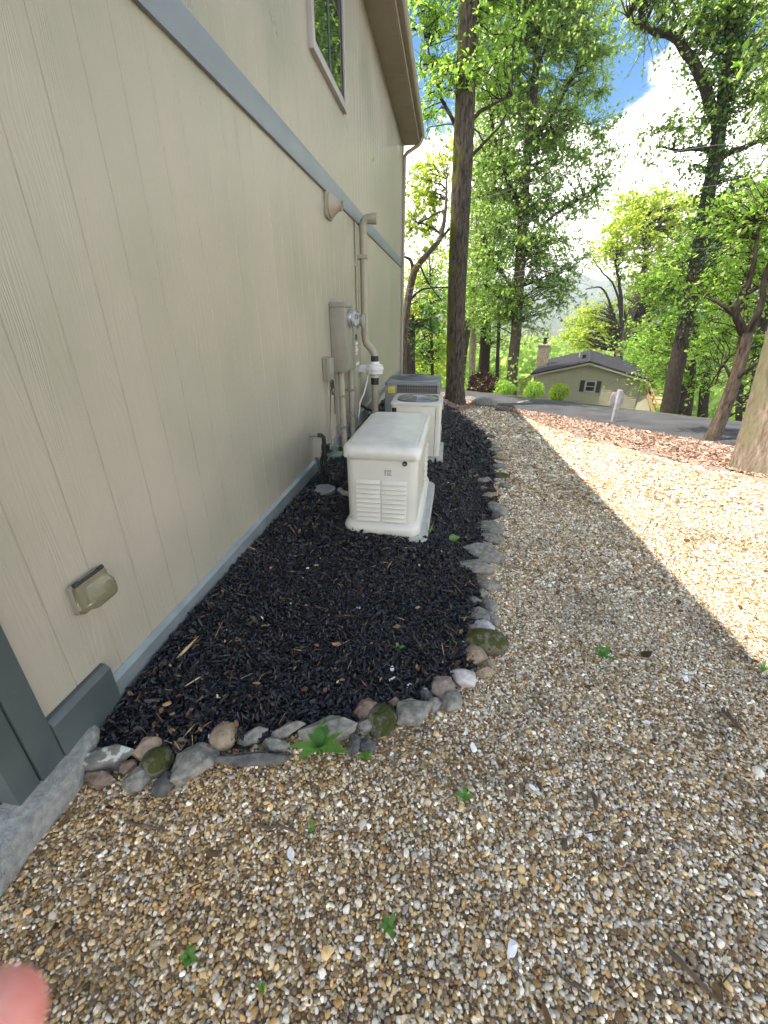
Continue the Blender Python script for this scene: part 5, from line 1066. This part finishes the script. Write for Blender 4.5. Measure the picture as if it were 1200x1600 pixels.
# ------------------------------------------------------------------ sign, wires
def sign():
    P = hit(957, 662); h = 46/ppm(P)/.93; t = thing('road_sign', 'small white octagonal sign on a short post seen from behind', 'sign', P, math.radians(12))
    w = .17; c = .055; oct_ = [(-w, -w+c), (-w+c, -w), (w-c, -w), (w, -w+c), (w, w-c), (w-c, w), (-w+c, w), (-w, w-c)]
    MB().prism([(a*.95, h-.19+b*.95) for a, b in oct_], .035, .055, 'y').build('sign_plate', M['signpaint'], t, bevel=.003)
    MB().box(-.045, .045, -.05, .034, -.2, h+.03).build('post', M['signpaint'], t, bevel=.006)
sign()
for k, (pts, Y, lab) in enumerate([([(560,368),(741,314),(881,273),(1127,226),(1330,225)], 16.5, 'uppermost power line crossing behind the mossy trunk'), ([(560,402),(741,362),(890,331),(1100,292),(1330,270)], 16.5, 'second power line crossing the large green tree'), ([(560,462),(741,436),(886,410),(1089,372),(1330,340)], 17.5, 'third power line just above the distant hill'), ([(560,470),(741,446),(886,417),(1060,392),(1330,372)], 17.5, 'lowest power line just above the distant hill')]):
    o = MB().tube(spline([at(a, b, Y) for a, b in pts], 40), .0085, 6).build('power_line', M['wire'], None, True); tag(o, lab, 'power line', 'power lines')

# ------------------------------------------------------------------ the photographer's hand
def hand():
    def W_(q): return CAM+CR*q[0]+CU*q[1]+CW*q[2]
    d = np.array([-.78, -.50, -.38]); d /= np.linalg.norm(d); e = np.array([.42, -.80, -.10]); e -= d*(e@d); e /= np.linalg.norm(e); n = np.cross(d, e)
    tip = np.array([-.0655, -.0860, .070]); mb = MB()
    def sausage(pts, rad):
        P = np.array(pts); rad = np.array(rad); m = 30; S_ = spline(P, m); r_ = np.interp(np.linspace(0, len(rad)-1, m), np.arange(len(rad)), rad)
        k = 7; t0 = S_[0]-S_[1]; t0 /= np.linalg.norm(t0); cap = [S_[0]+t0*r_[0]*math.sin(a) for a in np.linspace(math.pi/2*.98, 0.1, k)]; cr = [r_[0]*math.cos(a) for a in np.linspace(math.pi/2*.98, 0.1, k)]
        S2 = np.concatenate([cap, S_]); r2 = np.concatenate([cr, r_]); mb.tube([W_(q) for q in S2], r2, 18)
    kn = tip+d*.082
    sausage([tip, tip+d*.024, tip+d*.048+n*.003, kn+n*.0], [.0082, .0088, .0094, .0108])
    sausage([tip+e*.021+d*.016+n*-.012, tip+e*.021+d*.03+n*-.006, tip+e*.021+d*.055+n*.004, kn+e*.021], [.0080, .0086, .0095, .011])
    sausage([tip+e*.041+d*.035+n*-.022, tip+e*.041+d*.036+n*-.010, tip+e*.041+d*.058+n*.004, kn+e*.041], [.0078, .0084, .0092, .0105])
    sausage([tip+e*.058+d*.048+n*-.02, tip+e*.058+d*.046+n*-.010, tip+e*.058+d*.064+n*.003, kn+e*.058+d*.006], [.0068, .0074, .0082, .0095])
    wr = kn+d*.085+e*.03
    for j, w in enumerate((0, .02, .04, .056)): sausage([kn+e*w, kn+e*(w*.85+.005)+d*.045, wr+e*(w-.03)*.35], [.0125, .0145, .018])
    sausage([kn-e*.02+d*.005-n*.03, kn-e*.022+d*.03-n*.022, kn-e*.004+d*.06-n*.006, wr-d*.01], [.0095, .0105, .014, .018])
    sausage([wr-d*.01, wr+d*.05, wr+d*.15, wr+d*.26], [.025, .024, .032, .038])
    o = mb.build('hand', M['skin'], None, True)
    m = o.modifiers.new('remesh', 'REMESH'); m.mode = 'VOXEL'; m.voxel_size = .0022; m.use_smooth_shade = True
    s = o.modifiers.new('smooth', 'SMOOTH'); s.factor = .5; s.iterations = 4
    tag(o, 'pink blurred fingertip poking into the lower left corner', 'hand')
hand()

# ------------------------------------------------------------------ valley haze
def haze():
    o = MB().box(-3600, 3600, -3600, 3600, -760, 190).mesh('haze'); ob = bpy.data.objects.new('haze', o); link(ob)
    m = bpy.data.materials.new('haze_air'); m.use_nodes = True; t = m.node_tree; t.nodes.clear()
    out = N(t, 'ShaderNodeOutputMaterial'); v = N(t, 'ShaderNodeVolumePrincipled'); v.inputs['Color'].default_value = (.80, .88, 1.0, 1); v.inputs['Density'].default_value = HAZE; v.inputs['Anisotropy'].default_value = .2
    t.links.new(v.outputs[0], out.inputs['Volume']); o.materials.append(m); ob['kind'] = 'stuff'; ob['label'] = 'pale blue haze hanging over the valley'; ob['category'] = 'haze'
HAZE = .0004
haze()
